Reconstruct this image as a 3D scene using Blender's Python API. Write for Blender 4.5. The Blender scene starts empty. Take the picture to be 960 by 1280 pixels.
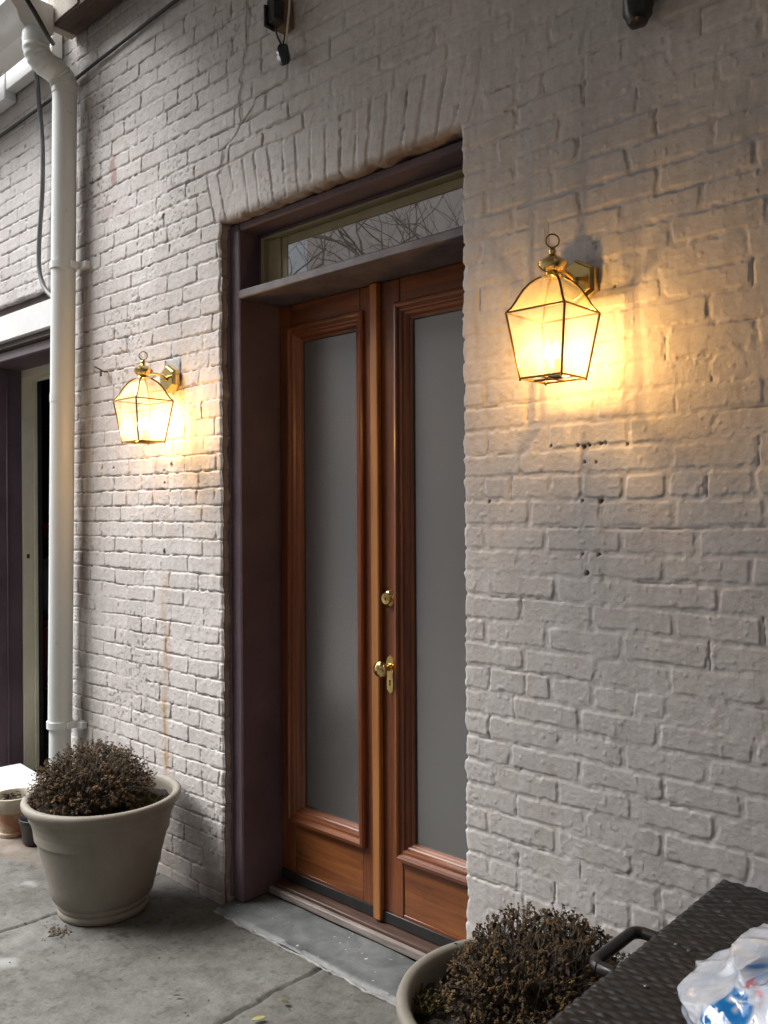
import bpy, math, random
import numpy as np
from mathutils import Matrix, Vector

# ------------------------------------------------------------------ camera, sky, sun, exposure
S = bpy.context.scene
R = math.radians
CAM = (0.0, -2.0, 1.51)
YAW, ROLL, FPX = R(42.8), 0.006, 1075.0
cam_d = bpy.data.cameras.new('camera'); cam = bpy.data.objects.new('camera', cam_d)
S.collection.objects.link(cam); S.camera = cam
cam_d.sensor_fit = 'VERTICAL'; cam_d.sensor_height = 36.0; cam_d.lens = FPX / 1280 * 36.0
cam_d.clip_start = 0.02; cam_d.clip_end = 500
cam.matrix_world = Matrix.Translation(CAM) @ Matrix.Rotation(YAW, 4, 'Z') @ Matrix.Rotation(R(90), 4, 'X') @ Matrix.Rotation(-ROLL, 4, 'Z')

SUN_EL, SUN_AZ = R(48), R(-54)            # azimuth measured from -Y (out of the wall) towards -X
sun_dir = Vector((math.sin(SUN_AZ) * math.cos(SUN_EL), -math.cos(SUN_AZ) * math.cos(SUN_EL), math.sin(SUN_EL)))
world = bpy.data.worlds.new('World'); S.world = world; world.use_nodes = True
wn, wl = world.node_tree.nodes, world.node_tree.links
wn.clear()
sky = wn.new('ShaderNodeTexSky'); sky.sky_type = 'NISHITA'; sky.sun_disc = False
sky.sun_elevation = SUN_EL
sky.sun_rotation = math.atan2(sun_dir.x, sun_dir.y)
sky.air_density = 1.0; sky.dust_density = 4.0; sky.ozone_density = 1.0
hsv = wn.new('ShaderNodeHueSaturation'); hsv.inputs['Saturation'].default_value = 0.35
bg = wn.new('ShaderNodeBackground'); bg.inputs['Strength'].default_value = 0.15
wo = wn.new('ShaderNodeOutputWorld')
wl.new(sky.outputs[0], hsv.inputs['Color']); wl.new(hsv.outputs[0], bg.inputs['Color']); wl.new(bg.outputs[0], wo.inputs[0])
sun_l = bpy.data.lights.new('sun', 'SUN'); sun_l.energy = 2.0; sun_l.angle = R(38); sun_l.color = (1, 0.985, 0.97)
sun_o = bpy.data.objects.new('sun', sun_l); S.collection.objects.link(sun_o)
sun_o.rotation_euler = sun_dir.to_track_quat('Z', 'Y').to_euler()
S.view_settings.view_transform = 'Standard'; S.view_settings.look = 'None'
S.view_settings.exposure = 1.1; S.view_settings.gamma = 1; S.view_settings.use_curve_mapping = False
S.render.engine = 'CYCLES'
S.cycles.max_bounces = 8; S.cycles.transparent_max_bounces = 12
S.cycles.use_denoising = True
S.cycles.sample_clamp_indirect = 4.0
S.cycles.caustics_reflective = False; S.cycles.caustics_refractive = False

# ------------------------------------------------------------------ helpers
_c, _s = math.cos(YAW), math.sin(YAW)
def at(px, py, y):
    """the point of the plane Y=y seen at pixel (px,py) of the 960x1280 photograph"""
    u = (px - 480) / FPX; v = (640 - py) / FPX
    u, v = u * math.cos(ROLL) - v * math.sin(-ROLL), u * math.sin(-ROLL) + v * math.cos(ROLL)
    dx = -_s + u * _c; dy = _c + u * _s
    t = (y - CAM[1]) / dy
    return (CAM[0] + dx * t, y, CAM[2] + v * t)

class MB:
    def __init__(s): s.v = []; s.f = []; s.m = []
    def add(s, vs, fs, mi=0):
        b = len(s.v); s.v += [tuple(map(float, p)) for p in vs]
        s.f += [tuple(i + b for i in f) for f in fs]; s.m += [mi] * len(fs); return s
    def box(s, x0, x1, y0, y1, z0, z1, b=0.0, mi=0):
        if b <= 0:
            vs = [(x, y, z) for z in (z0, z1) for y in (y0, y1) for x in (x0, x1)]
            return s.add(vs, [(0, 2, 3, 1), (4, 5, 7, 6), (0, 1, 5, 4), (2, 6, 7, 3), (0, 4, 6, 2), (1, 3, 7, 5)], mi)
        # chamfered box: three rings of eight
        vs = []; ids = {}
        def V(p):
            k = tuple(round(c, 6) for c in p)
            if k not in ids: ids[k] = len(vs); vs.append(k)
            return ids[k]
        X, Y, Z = (x0, x1), (y0, y1), (z0, z1); fs = []
        sg = (1, -1)
        def P(ix, iy, iz, ax):
            p = [X[ix], Y[iy], Z[iz]]
            for k, i in enumerate((ix, iy, iz)):
                if k != ax: p[k] += sg[i] * b
            return V(p)
        for ax in range(3):
            for e in (0, 1):
                q = []
                for a, c in ((0, 0), (1, 0), (1, 1), (0, 1)):
                    t = [0, 0, 0]; t[ax] = e; o = [k for k in range(3) if k != ax]; t[o[0]] = a; t[o[1]] = c
                    q.append(P(*t, ax))
                fs.append(tuple(q))
        for ax in range(3):
            o = [k for k in range(3) if k != ax]
            for a in (0, 1):
                for c in (0, 1):
                    q = []
                    for e, n in ((0, o[0]), (0, o[1]), (1, o[1]), (1, o[0])):
                        t = [0, 0, 0]; t[ax] = e; t[o[0]] = a; t[o[1]] = c
                        q.append(P(*t, n))
                    fs.append(tuple(q))
        for a in (0, 1):
            for c in (0, 1):
                for e in (0, 1): fs.append((P(a, c, e, 0), P(a, c, e, 1), P(a, c, e, 2)))
        return s.add(vs, fs, mi)
    def tube(s, pts, r, n=8, cap=True, mi=0, phase=0.0, up=(0, 0, 1)):
        pts = [Vector(p) for p in pts]; k = len(pts)
        rs = r if hasattr(r, '__len__') else [r] * k
        vs = []; fs = []; prev = None
        for i, p in enumerate(pts):
            t = (pts[min(i + 1, k - 1)] - pts[max(i - 1, 0)]).normalized()
            if prev is None:
                a = Vector(up) if abs(t.dot(Vector(up))) < 0.95 else Vector((0, 1, 0))
                prev = (a - t * a.dot(t)).normalized()
            else:
                prev = (prev - t * prev.dot(t)).normalized()
            b = t.cross(prev)
            for j in range(n):
                a = 2 * math.pi * j / n + phase
                vs.append(p + (prev * math.cos(a) + b * math.sin(a)) * rs[i])
        for i in range(k - 1):
            for j in range(n):
                fs.append((i * n + j, i * n + (j + 1) % n, (i + 1) * n + (j + 1) % n, (i + 1) * n + j))
        if cap:
            fs.append(tuple(range(n - 1, -1, -1))); fs.append(tuple((k - 1) * n + j for j in range(n)))
        return s.add(vs, fs, mi)
    def lathe(s, prof, c=(0, 0, 0), n=24, mi=0, jit=None):
        vs = []; fs = []; k = len(prof)
        for i, (r, z) in enumerate(prof):
            for j in range(n):
                a = 2 * math.pi * j / n
                d = jit(i, a) if jit else 0
                vs.append((c[0] + (r + d) * math.cos(a), c[1] + (r + d) * math.sin(a), c[2] + z))
        for i in range(k - 1):
            for j in range(n):
                fs.append((i * n + j, i * n + (j + 1) % n, (i + 1) * n + (j + 1) % n, (i + 1) * n + j))
        if prof[0][0] > 1e-5: fs.append(tuple(range(n - 1, -1, -1)))
        if prof[-1][0] > 1e-5: fs.append(tuple((k - 1) * n + j for j in range(n)))
        return s.add(vs, fs, mi)
    def grid(s, P, mi=0, flip=False):
        h, w = P.shape[:2]; b = len(s.v)
        s.v += [tuple(p) for p in P.reshape(-1, 3).tolist()]
        for i in range(h - 1):
            for j in range(w - 1):
                q = (b + i * w + j, b + i * w + j + 1, b + (i + 1) * w + j + 1, b + (i + 1) * w + j)
                s.f.append(q[::-1] if flip else q); s.m.append(mi)
        return s

def wloc(o):
    p = Vector(o.location)
    while o.parent: o = o.parent; p += Vector(o.location)
    return p
def obj(name, mb, mat, parent=None, smooth=None, base=None):
    """link a builder as ONE mesh object; vertices are given in world space, origin goes to base"""
    me = bpy.data.meshes.new(name)
    b = Vector(base) if base is not None else (Vector((0, 0, 0)) if parent is None else None)
    o = bpy.data.objects.new(name, me); S.collection.objects.link(o)
    if parent is not None:
        o.parent = parent; pl = wloc(parent)
        if b is None: b = pl
        o.location = b - pl
    else: o.location = b
    me.from_pydata([(x - b.x, y - b.y, z - b.z) for x, y, z in mb.v], [], mb.f)
    for m in (mat if isinstance(mat, (list, tuple)) else [mat]): me.materials.append(m)
    if any(mb.m): me.polygons.foreach_set('material_index', mb.m)
    me.update()
    if smooth is not None:
        me.shade_smooth() if smooth >= 180 else (me.shade_smooth(), me.set_sharp_from_angle(angle=R(smooth)))
    return o
def thing(name, label, cat, loc=(0, 0, 0), group=None):
    o = bpy.data.objects.new(name, None); S.collection.objects.link(o); o.location = loc
    o.empty_display_size = 0.1
    return tag(o, label, cat, group)
def tag(o, label, cat, group=None, kind=None):
    o['label'] = label; o['category'] = cat
    if group: o['group'] = group
    if kind: o['kind'] = kind
    return o
def dup_tree(o, parent=None):
    c = o.copy(); S.collection.objects.link(c); c.parent = parent
    for ch in list(o.children): dup_tree(ch, c)
    return c

# value noise on numpy arrays
def _h(ix, iy, seed):
    n = (ix.astype(np.int64) * 374761393 + iy.astype(np.int64) * 668265263 + seed * 974634941) & 0x7fffffff
    n = ((n ^ (n >> 13)) * 1274126177) & 0x7fffffff
    n = ((n ^ (n >> 16)) * 1103515245) & 0x7fffffff
    return ((n ^ (n >> 15)) & 0xffffff) / float(0xffffff)
def noise(x, y, seed=0):
    ix, iy = np.floor(x), np.floor(y); fx, fy = x - ix, y - iy
    fx = fx * fx * fx * (fx * (fx * 6 - 15) + 10); fy = fy * fy * fy * (fy * (fy * 6 - 15) + 10)
    a, b, c, d = _h(ix, iy, seed), _h(ix + 1, iy, seed), _h(ix, iy + 1, seed), _h(ix + 1, iy + 1, seed)
    return (a + (b - a) * fx) * (1 - fy) + (c + (d - c) * fx) * fy
def fbm(x, y, seed=0, o=3):
    t = 0; a = 0.5; n = 0
    for i in range(o): t = t + a * noise(x * 2 ** i + 17.3 * i, y * 2 ** i - 9.1 * i, seed + i); n += a; a *= 0.5
    return t / n
def sst(a, b, x): t = np.clip((x - a) / (b - a), 0, 1); return t * t * (3 - 2 * t)

# ------------------------------------------------------------------ materials
def mat(name):
    m = bpy.data.materials.new(name); m.use_nodes = True
    nt = m.node_tree; return m, nt.nodes, nt.links, nt.nodes['Principled BSDF']
def N(nodes, t, **kw):
    n = nodes.new(t)
    for k, v in kw.items():
        if k in n.inputs: n.inputs[k].default_value = v
        else: setattr(n, k, v)
    return n
def col(c): return (c[0], c[1], c[2], 1)
def noisy(name, c1, c2, scale=8, rough=0.6, bump=0.0, bscale=60, metal=0.0, detail=5, rough2=None, stretch=(1, 1, 1), bdist=0.01, spec=0.5, c3=None, coat=0):
    """two-tone noise base colour + bump"""
    m, n, l, p = mat(name)
    tc = N(n, 'ShaderNodeTexCoord'); mp = N(n, 'ShaderNodeMapping'); mp.inputs['Scale'].default_value = stretch
    l.new(tc.outputs['Object'], mp.inputs['Vector'])
    t = N(n, 'ShaderNodeTexNoise', Scale=scale, Detail=detail, Roughness=0.62); l.new(mp.outputs[0], t.inputs['Vector'])
    r = N(n, 'ShaderNodeValToRGB'); r.color_ramp.elements[0].position = 0.32; r.color_ramp.elements[1].position = 0.7
    r.color_ramp.elements[0].color = col(c1); r.color_ramp.elements[1].color = col(c2)
    if c3:
        e = r.color_ramp.elements.new(0.5); e.color = col(c3)
    l.new(t.outputs['Fac'], r.inputs['Fac']); l.new(r.outputs[0], p.inputs['Base Color'])
    p.inputs['Roughness'].default_value = rough; p.inputs['Metallic'].default_value = metal
    p.inputs['Specular IOR Level'].default_value = spec
    if coat: p.inputs['Coat Weight'].default_value = coat; p.inputs['Coat Roughness'].default_value = 0.15
    if rough2 is not None:
        mr = N(n, 'ShaderNodeMapRange'); mr.inputs['To Min'].default_value = rough; mr.inputs['To Max'].default_value = rough2
        l.new(t.outputs['Fac'], mr.inputs['Value']); l.new(mr.outputs[0], p.inputs['Roughness'])
    if bump:
        t2 = N(n, 'ShaderNodeTexNoise', Scale=bscale, Detail=6.0, Roughness=0.6); l.new(mp.outputs[0], t2.inputs['Vector'])
        b = N(n, 'ShaderNodeBump', Strength=bump, Distance=bdist); l.new(t2.outputs['Fac'], b.inputs['Height'])
        l.new(b.outputs[0], p.inputs['Normal'])
    return m
def wood(name, c1, c2, c3, axis='Z', rough=0.38, grain=1.0):
    m, n, l, p = mat(name)
    tc = N(n, 'ShaderNodeTexCoord'); mp = N(n, 'ShaderNodeMapping')
    sc = {'Z': (26, 26, 1.6), 'X': (1.6, 26, 26)}[axis]; mp.inputs['Scale'].default_value = sc
    l.new(tc.outputs['Object'], mp.inputs['Vector'])
    t = N(n, 'ShaderNodeTexNoise', Scale=1.0, Detail=8.0, Roughness=0.65, Distortion=0.6); l.new(mp.outputs[0], t.inputs['Vector'])
    mp2 = N(n, 'ShaderNodeMapping'); mp2.inputs['Scale'].default_value = tuple(v * 6 for v in sc) if True else sc
    l.new(tc.outputs['Object'], mp2.inputs['Vector'])
    t2 = N(n, 'ShaderNodeTexNoise', Scale=1.0, Detail=3.0); l.new(mp2.outputs[0], t2.inputs['Vector'])
    big = N(n, 'ShaderNodeTexNoise', Scale=2.2, Detail=4.0); l.new(tc.outputs['Object'], big.inputs['Vector'])
    r = N(n, 'ShaderNodeValToRGB'); r.color_ramp.elements[0].position = 0.3; r.color_ramp.elements[1].position = 0.72
    r.color_ramp.elements[0].color = col(c1); r.color_ramp.elements[1].color = col(c2)
    l.new(t.outputs['Fac'], r.inputs['Fac'])
    mx = N(n, 'ShaderNodeMix', data_type='RGBA', blend_type='MIX'); l.new(r.outputs[0], mx.inputs[6]); mx.inputs[7].default_value = col(c3)
    mr = N(n, 'ShaderNodeMapRange'); mr.inputs['From Min'].default_value = 0.52; mr.inputs['From Max'].default_value = 0.72; mr.inputs['To Max'].default_value = 0.75
    l.new(big.outputs['Fac'], mr.inputs['Value']); l.new(mr.outputs[0], mx.inputs[0])
    l.new(mx.outputs[2], p.inputs['Base Color'])
    p.inputs['Roughness'].default_value = rough; p.inputs['Coat Weight'].default_value = 0.22; p.inputs['Coat Roughness'].default_value = 0.24
    b = N(n, 'ShaderNodeBump', Strength=0.25 * grain, Distance=0.001); l.new(t2.outputs['Fac'], b.inputs['Height']); l.new(b.outputs[0], p.inputs['Normal'])
    return m

M = {}
M['purple'] = noisy('aubergine_paint', (0.100, 0.068, 0.085), (0.145, 0.104, 0.126), 5, 0.42, 0.25, 45, bdist=0.004, rough2=0.6)
M['cream'] = noisy('cream_paint', (0.74, 0.71, 0.53), (0.84, 0.81, 0.63), 6, 0.5, 0.2, 40, bdist=0.003)
M['olive'] = noisy('old_cream_paint', (0.34, 0.29, 0.17), (0.44, 0.39, 0.24), 6, 0.5, 0.2, 40, bdist=0.003)
M['wood_v'] = wood('red_mahogany_upright', (0.095, 0.023, 0.008), (0.30, 0.094, 0.027), (0.14, 0.038, 0.012), 'Z')
M['wood_h'] = wood('red_mahogany_level', (0.10, 0.025, 0.008), (0.31, 0.098, 0.028), (0.15, 0.040, 0.013), 'X')
M['panel'] = wood('amber_mahogany_panel', (0.12, 0.033, 0.010), (0.36, 0.125, 0.034), (0.17, 0.05, 0.015), 'X')
M['oak'] = wood('honey_astragal', (0.26, 0.095, 0.025), (0.46, 0.20, 0.06), (0.33, 0.13, 0.035), 'Z')
M['sill_wood'] = noisy('worn_brown_wood', (0.05, 0.028, 0.02), (0.13, 0.075, 0.055), 4, 0.5, 0.3, 30, stretch=(1, 14, 14), bdist=0.003)
M['sill_edge'] = noisy('worn_grey_wood', (0.16, 0.13, 0.115), (0.32, 0.28, 0.26), 6, 0.6, 0.3, 30, stretch=(1, 10, 10), bdist=0.003)
M['rubber'] = noisy('black_rubber', (0.012, 0.012, 0.013), (0.022, 0.021, 0.022), 20, 0.5, 0.1)
M['brass'] = noisy('polished_brass', (0.62, 0.44, 0.16), (0.80, 0.60, 0.26), 14, 0.10, 0.0, metal=1.0, rough2=0.2)
M['brass_dark'] = noisy('brass_came', (0.20, 0.13, 0.05), (0.34, 0.22, 0.085), 20, 0.28, 0.0, metal=1.0)
M['pipe'] = noisy('painted_metal_pipe', (0.63, 0.68, 0.68), (0.74, 0.785, 0.785), 3, 0.42, 0.15, 20, bdist=0.003, stretch=(1, 1, .3))
M['white'] = noisy('white_gloss_paint', (0.68, 0.69, 0.69), (0.80, 0.80, 0.80), 3, 0.45, 0.1, 30, bdist=0.002)
M['planter'] = noisy('putty_resin', (0.235, 0.215, 0.18), (0.30, 0.278, 0.237), 4, 0.62, 0.25, 90, bdist=0.002)
def weather(m, colr, scale, lo, hi, amt, stretch=(1, 1, 1)):
    n, l = m.node_tree.nodes, m.node_tree.links; p = n['Principled BSDF']; src = p.inputs['Base Color'].links[0].from_socket
    tc = N(n, 'ShaderNodeTexCoord'); mp = N(n, 'ShaderNodeMapping'); mp.inputs['Scale'].default_value = stretch; l.new(tc.outputs['Object'], mp.inputs['Vector'])
    t = N(n, 'ShaderNodeTexNoise', Scale=scale, Detail=8.0, Roughness=0.7); l.new(mp.outputs[0], t.inputs['Vector'])
    r = N(n, 'ShaderNodeMapRange'); r.inputs['From Min'].default_value = lo; r.inputs['From Max'].default_value = hi; r.inputs['To Max'].default_value = amt; l.new(t.outputs['Fac'], r.inputs['Value'])
    x = N(n, 'ShaderNodeMix', data_type='RGBA'); l.new(r.outputs[0], x.inputs[0]); l.new(src, x.inputs[6]); x.inputs[7].default_value = col(colr); l.new(x.outputs[2], p.inputs['Base Color'])
weather(M['planter'], (0.09, 0.07, 0.05), 3.5, 0.52, 0.78, 0.4, (1, 1, .35)); weather(M['planter'], (0.10, 0.085, 0.065), 60, 0.62, 0.70, 0.35); weather(M['planter'], (0.36, 0.34, 0.30), 38, 0.66, 0.74, 0.5)
weather(M['pipe'], (0.16, 0.13, 0.10), 16, 0.66, 0.74, 0.75, (1, 1, .4)); weather(M['pipe'], (0.38, 0.36, 0.31), 3, 0.60, 0.78, 0.4, (1, 1, .25))
weather(M['purple'], (0.19, 0.16, 0.165), 24, 0.64, 0.72, 0.5, (1, 1, .5)); weather(M['slate' if False else 'white'], (0.45, 0.43, 0.39), 9, 0.58, 0.75, 0.5)
weather(M['wood_v'], (0.035, 0.011, 0.005), 5, 0.58, 0.72, 0.6, (6, 6, 1)); weather(M['wood_h'], (0.035, 0.011, 0.005), 5, 0.58, 0.72, 0.6, (1, 6, 6)); weather(M['panel'], (0.05, 0.014, 0.006), 5, 0.56, 0.72, 0.6, (1.2, 6, 5)); weather(M['oak'], (0.12, 0.04, 0.012), 5, 0.58, 0.75, 0.5, (6, 6, .6))
M['soil'] = noisy('potting_soil', (0.012, 0.009, 0.007), (0.055, 0.042, 0.03), 40, 0.95, 1.0, 55, bdist=0.02)
M['terracotta'] = noisy('limed_terracotta', (0.30, 0.13, 0.07), (0.52, 0.46, 0.36), 9, 0.85, 0.4, 50, bdist=0.004, c3=(0.36, 0.19, 0.11))
M['limewash'] = noisy('lime_crust', (0.42, 0.38, 0.29), (0.60, 0.56, 0.46), 12, 0.9, 0.4, 60, bdist=0.004)
M['stem'] = noisy('dry_stem', (0.07, 0.055, 0.040), (0.19, 0.155, 0.115), 60, 0.85)
M['head'] = noisy('dry_flower', (0.045, 0.028, 0.015), (0.27, 0.165, 0.055), 24, 0.9, c3=(0.105, 0.065, 0.030))
M['leafdry'] = noisy('dry_leaf', (0.028, 0.022, 0.015), (0.085, 0.062, 0.042), 30, 0.9)
M['moss'] = noisy('straw_moss', (0.05, 0.045, 0.018), (0.17, 0.14, 0.045), 30, 0.9)
M['leafy'] = noisy('yellow_leaf', (0.25, 0.24, 0.07), (0.42, 0.40, 0.14), 30, 0.7)
M['leafb'] = noisy('brown_leaf', (0.06, 0.045, 0.03), (0.14, 0.10, 0.06), 30, 0.8)
M['wicker'] = noisy('black_resin_wicker', (0.010, 0.0103, 0.011), (0.021, 0.021, 0.022), 25, 0.5, 0.2, 200, bdist=0.001)
M['black'] = noisy('black_plastic', (0.010, 0.010, 0.011), (0.018, 0.018, 0.019), 20, 0.35, 0.1, 120, bdist=0.001)
M['cable'] = noisy('weathered_cable', (0.03, 0.03, 0.032), (0.055, 0.054, 0.056), 20, 0.6)
M['conduit'] = noisy('grey_conduit', (0.13, 0.13, 0.14), (0.19, 0.19, 0.20), 10, 0.5)
M['steel'] = noisy('dull_steel', (0.22, 0.22, 0.22), (0.34, 0.34, 0.34), 30, 0.5, metal=1.0)
M['rust'] = noisy('rusty_iron', (0.04, 0.022, 0.015), (0.12, 0.055, 0.03), 60, 0.9, 0.4, 120)
M['beam'] = noisy('weathered_brown_beam', (0.05, 0.034, 0.028), (0.11, 0.078, 0.065), 3, 0.75, 0.4, 22, stretch=(1, 8, 8), bdist=0.006)
M['beam_end'] = noisy('flaked_cream_timber', (0.30, 0.27, 0.22), (0.48, 0.45, 0.39), 7, 0.8, 0.4, 40, bdist=0.005)
M['roof'] = noisy('pale_soffit', (0.42, 0.41, 0.40), (0.54, 0.53, 0.52), 3, 0.85, 0.3, 20)  # pale grey, lightened so the roof underside bounces light onto the upper wall
M['timber'] = noisy('bare_timber', (0.13, 0.085, 0.055), (0.20, 0.14, 0.09), 4, 0.8, 0.3, 30, stretch=(8, 8, 1))
M['ivory'] = noisy('ivory_plastic', (0.55, 0.5, 0.4), (0.66, 0.61, 0.5), 10, 0.4)
M['blueblack'] = noisy('glossy_black_plug', (0.012, 0.016, 0.024), (0.05, 0.06, 0.08), 20, 0.12)
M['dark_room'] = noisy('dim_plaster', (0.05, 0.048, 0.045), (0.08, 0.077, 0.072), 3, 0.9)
M['red'] = noisy('red_plastic', (0.16, 0.008, 0.02), (0.24, 0.014, 0.03), 6, 0.45)
M['bark'] = noisy('grey_bark', (0.12, 0.095, 0.07), (0.24, 0.19, 0.145), 12, 0.95, 0.6, 40)
M['facade'] = noisy('brown_facade', (0.46, 0.40, 0.35), (0.58, 0.51, 0.45), 2, 0.9, 0.2, 20)
M['fabric_red'] = M['red']

def slate_mat():
    m, n, l, p = mat('blue_grey_slate')
    tc = N(n, 'ShaderNodeTexCoord')
    t = N(n, 'ShaderNodeTexNoise', Scale=7.0, Detail=7.0, Roughness=0.65, Distortion=0.8); l.new(tc.outputs['Object'], t.inputs['Vector'])
    r = N(n, 'ShaderNodeValToRGB'); e = r.color_ramp.elements
    e[0].position = 0.3; e[0].color = col((0.05, 0.058, 0.060)); e[1].position = 0.75; e[1].color = col((0.20, 0.213, 0.215))
    l.new(t.outputs['Fac'], r.inputs['Fac'])
    v = N(n, 'ShaderNodeTexNoise', Scale=55.0, Detail=2.0); l.new(tc.outputs['Object'], v.inputs['Vector'])
    mr = N(n, 'ShaderNodeMapRange'); mr.inputs['From Min'].default_value = 0.70; mr.inputs['From Max'].default_value = 0.76
    l.new(v.outputs['Fac'], mr.inputs['Value'])
    mx = N(n, 'ShaderNodeMix', data_type='RGBA'); l.new(mr.outputs[0], mx.inputs[0]); l.new(r.outputs[0], mx.inputs[6]); mx.inputs[7].default_value = col((0.5, 0.5, 0.48))
    l.new(mx.outputs[2], p.inputs['Base Color']); p.inputs['Roughness'].default_value = 0.55
    b = N(n, 'ShaderNodeBump', Strength=0.5, Distance=0.006); l.new(t.outputs['Fac'], b.inputs['Height']); l.new(b.outputs[0], p.inputs['Normal'])
    return m
M['slate'] = slate_mat()

def concrete_mat():
    m, n, l, p = mat('stained_concrete')
    tc = N(n, 'ShaderNodeTexCoord')
    a = N(n, 'ShaderNodeTexNoise', Scale=1.6, Detail=6.0, Roughness=0.6, Distortion=0.5)
    b_ = N(n, 'ShaderNodeTexNoise', Scale=14.0, Detail=8.0, Roughness=0.7)
    c_ = N(n, 'ShaderNodeTexNoise', Scale=95.0, Detail=6.0, Roughness=0.8)
    for t in (a, b_, c_): l.new(tc.outputs['Object'], t.inputs['Vector'])
    r = N(n, 'ShaderNodeValToRGB'); e = r.color_ramp.elements
    e[0].position = 0.3; e[0].color = col((0.10, 0.099, 0.090)); e[1].position = 0.68; e[1].color = col((0.215, 0.217, 0.206))
    l.new(a.outputs['Fac'], r.inputs['Fac'])
    r2 = N(n, 'ShaderNodeValToRGB'); e = r2.color_ramp.elements
    e[0].position = 0.33; e[0].color = col((0.62, 0.61, 0.58)); e[1].position = 0.66; e[1].color = col((1.12, 1.12, 1.10))
    l.new(b_.outputs['Fac'], r2.inputs['Fac'])
    mu = N(n, 'ShaderNodeMix', data_type='RGBA', blend_type='MULTIPLY'); mu.inputs[0].default_value = 1
    l.new(r.outputs[0], mu.inputs[6]); l.new(r2.outputs[0], mu.inputs[7])
    r3 = N(n, 'ShaderNodeValToRGB'); e = r3.color_ramp.elements
    e[0].position = 0.36; e[0].color = col((0.42, 0.41, 0.39)); e[1].position = 0.52; e[1].color = col((1, 1, 1))
    l.new(c_.outputs['Fac'], r3.inputs['Fac'])
    mu2 = N(n, 'ShaderNodeMix', data_type='RGBA', blend_type='MULTIPLY'); mu2.inputs[0].default_value = 0.55
    l.new(mu.outputs[2], mu2.inputs[6]); l.new(r3.outputs[0], mu2.inputs[7])
    at_ = N(n, 'ShaderNodeAttribute', attribute_name='mark')
    sp = N(n, 'ShaderNodeSeparateColor'); l.new(at_.outputs['Color'], sp.inputs[0])
    m1 = N(n, 'ShaderNodeMix', data_type='RGBA'); l.new(sp.outputs[0], m1.inputs[0]); l.new(mu2.outputs[2], m1.inputs[6]); m1.inputs[7].default_value = col((0.035, 0.032, 0.028))
    m2 = N(n, 'ShaderNodeMix', data_type='RGBA'); l.new(sp.outputs[1], m2.inputs[0]); l.new(m1.outputs[2], m2.inputs[6]); m2.inputs[7].default_value = col((0.40, 0.41, 0.40))
    m3 = N(n, 'ShaderNodeMix', data_type='RGBA'); l.new(sp.outputs[2], m3.inputs[0]); l.new(m2.outputs[2], m3.inputs[6]); m3.inputs[7].default_value = col((0.24, 0.15, 0.095))
    l.new(m3.outputs[2], p.inputs['Base Color']); p.inputs['Roughness'].default_value = 0.8
    ad = N(n, 'ShaderNodeMath', operation='MULTIPLY_ADD'); l.new(c_.outputs['Fac'], ad.inputs[0]); ad.inputs[1].default_value = 0.4; l.new(b_.outputs['Fac'], ad.inputs[2])
    b = N(n, 'ShaderNodeBump', Strength=0.45, Distance=0.006); l.new(ad.outputs[0], b.inputs['Height']); l.new(b.outputs[0], p.inputs['Normal'])
    return m
M['concrete'] = concrete_mat()

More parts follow.
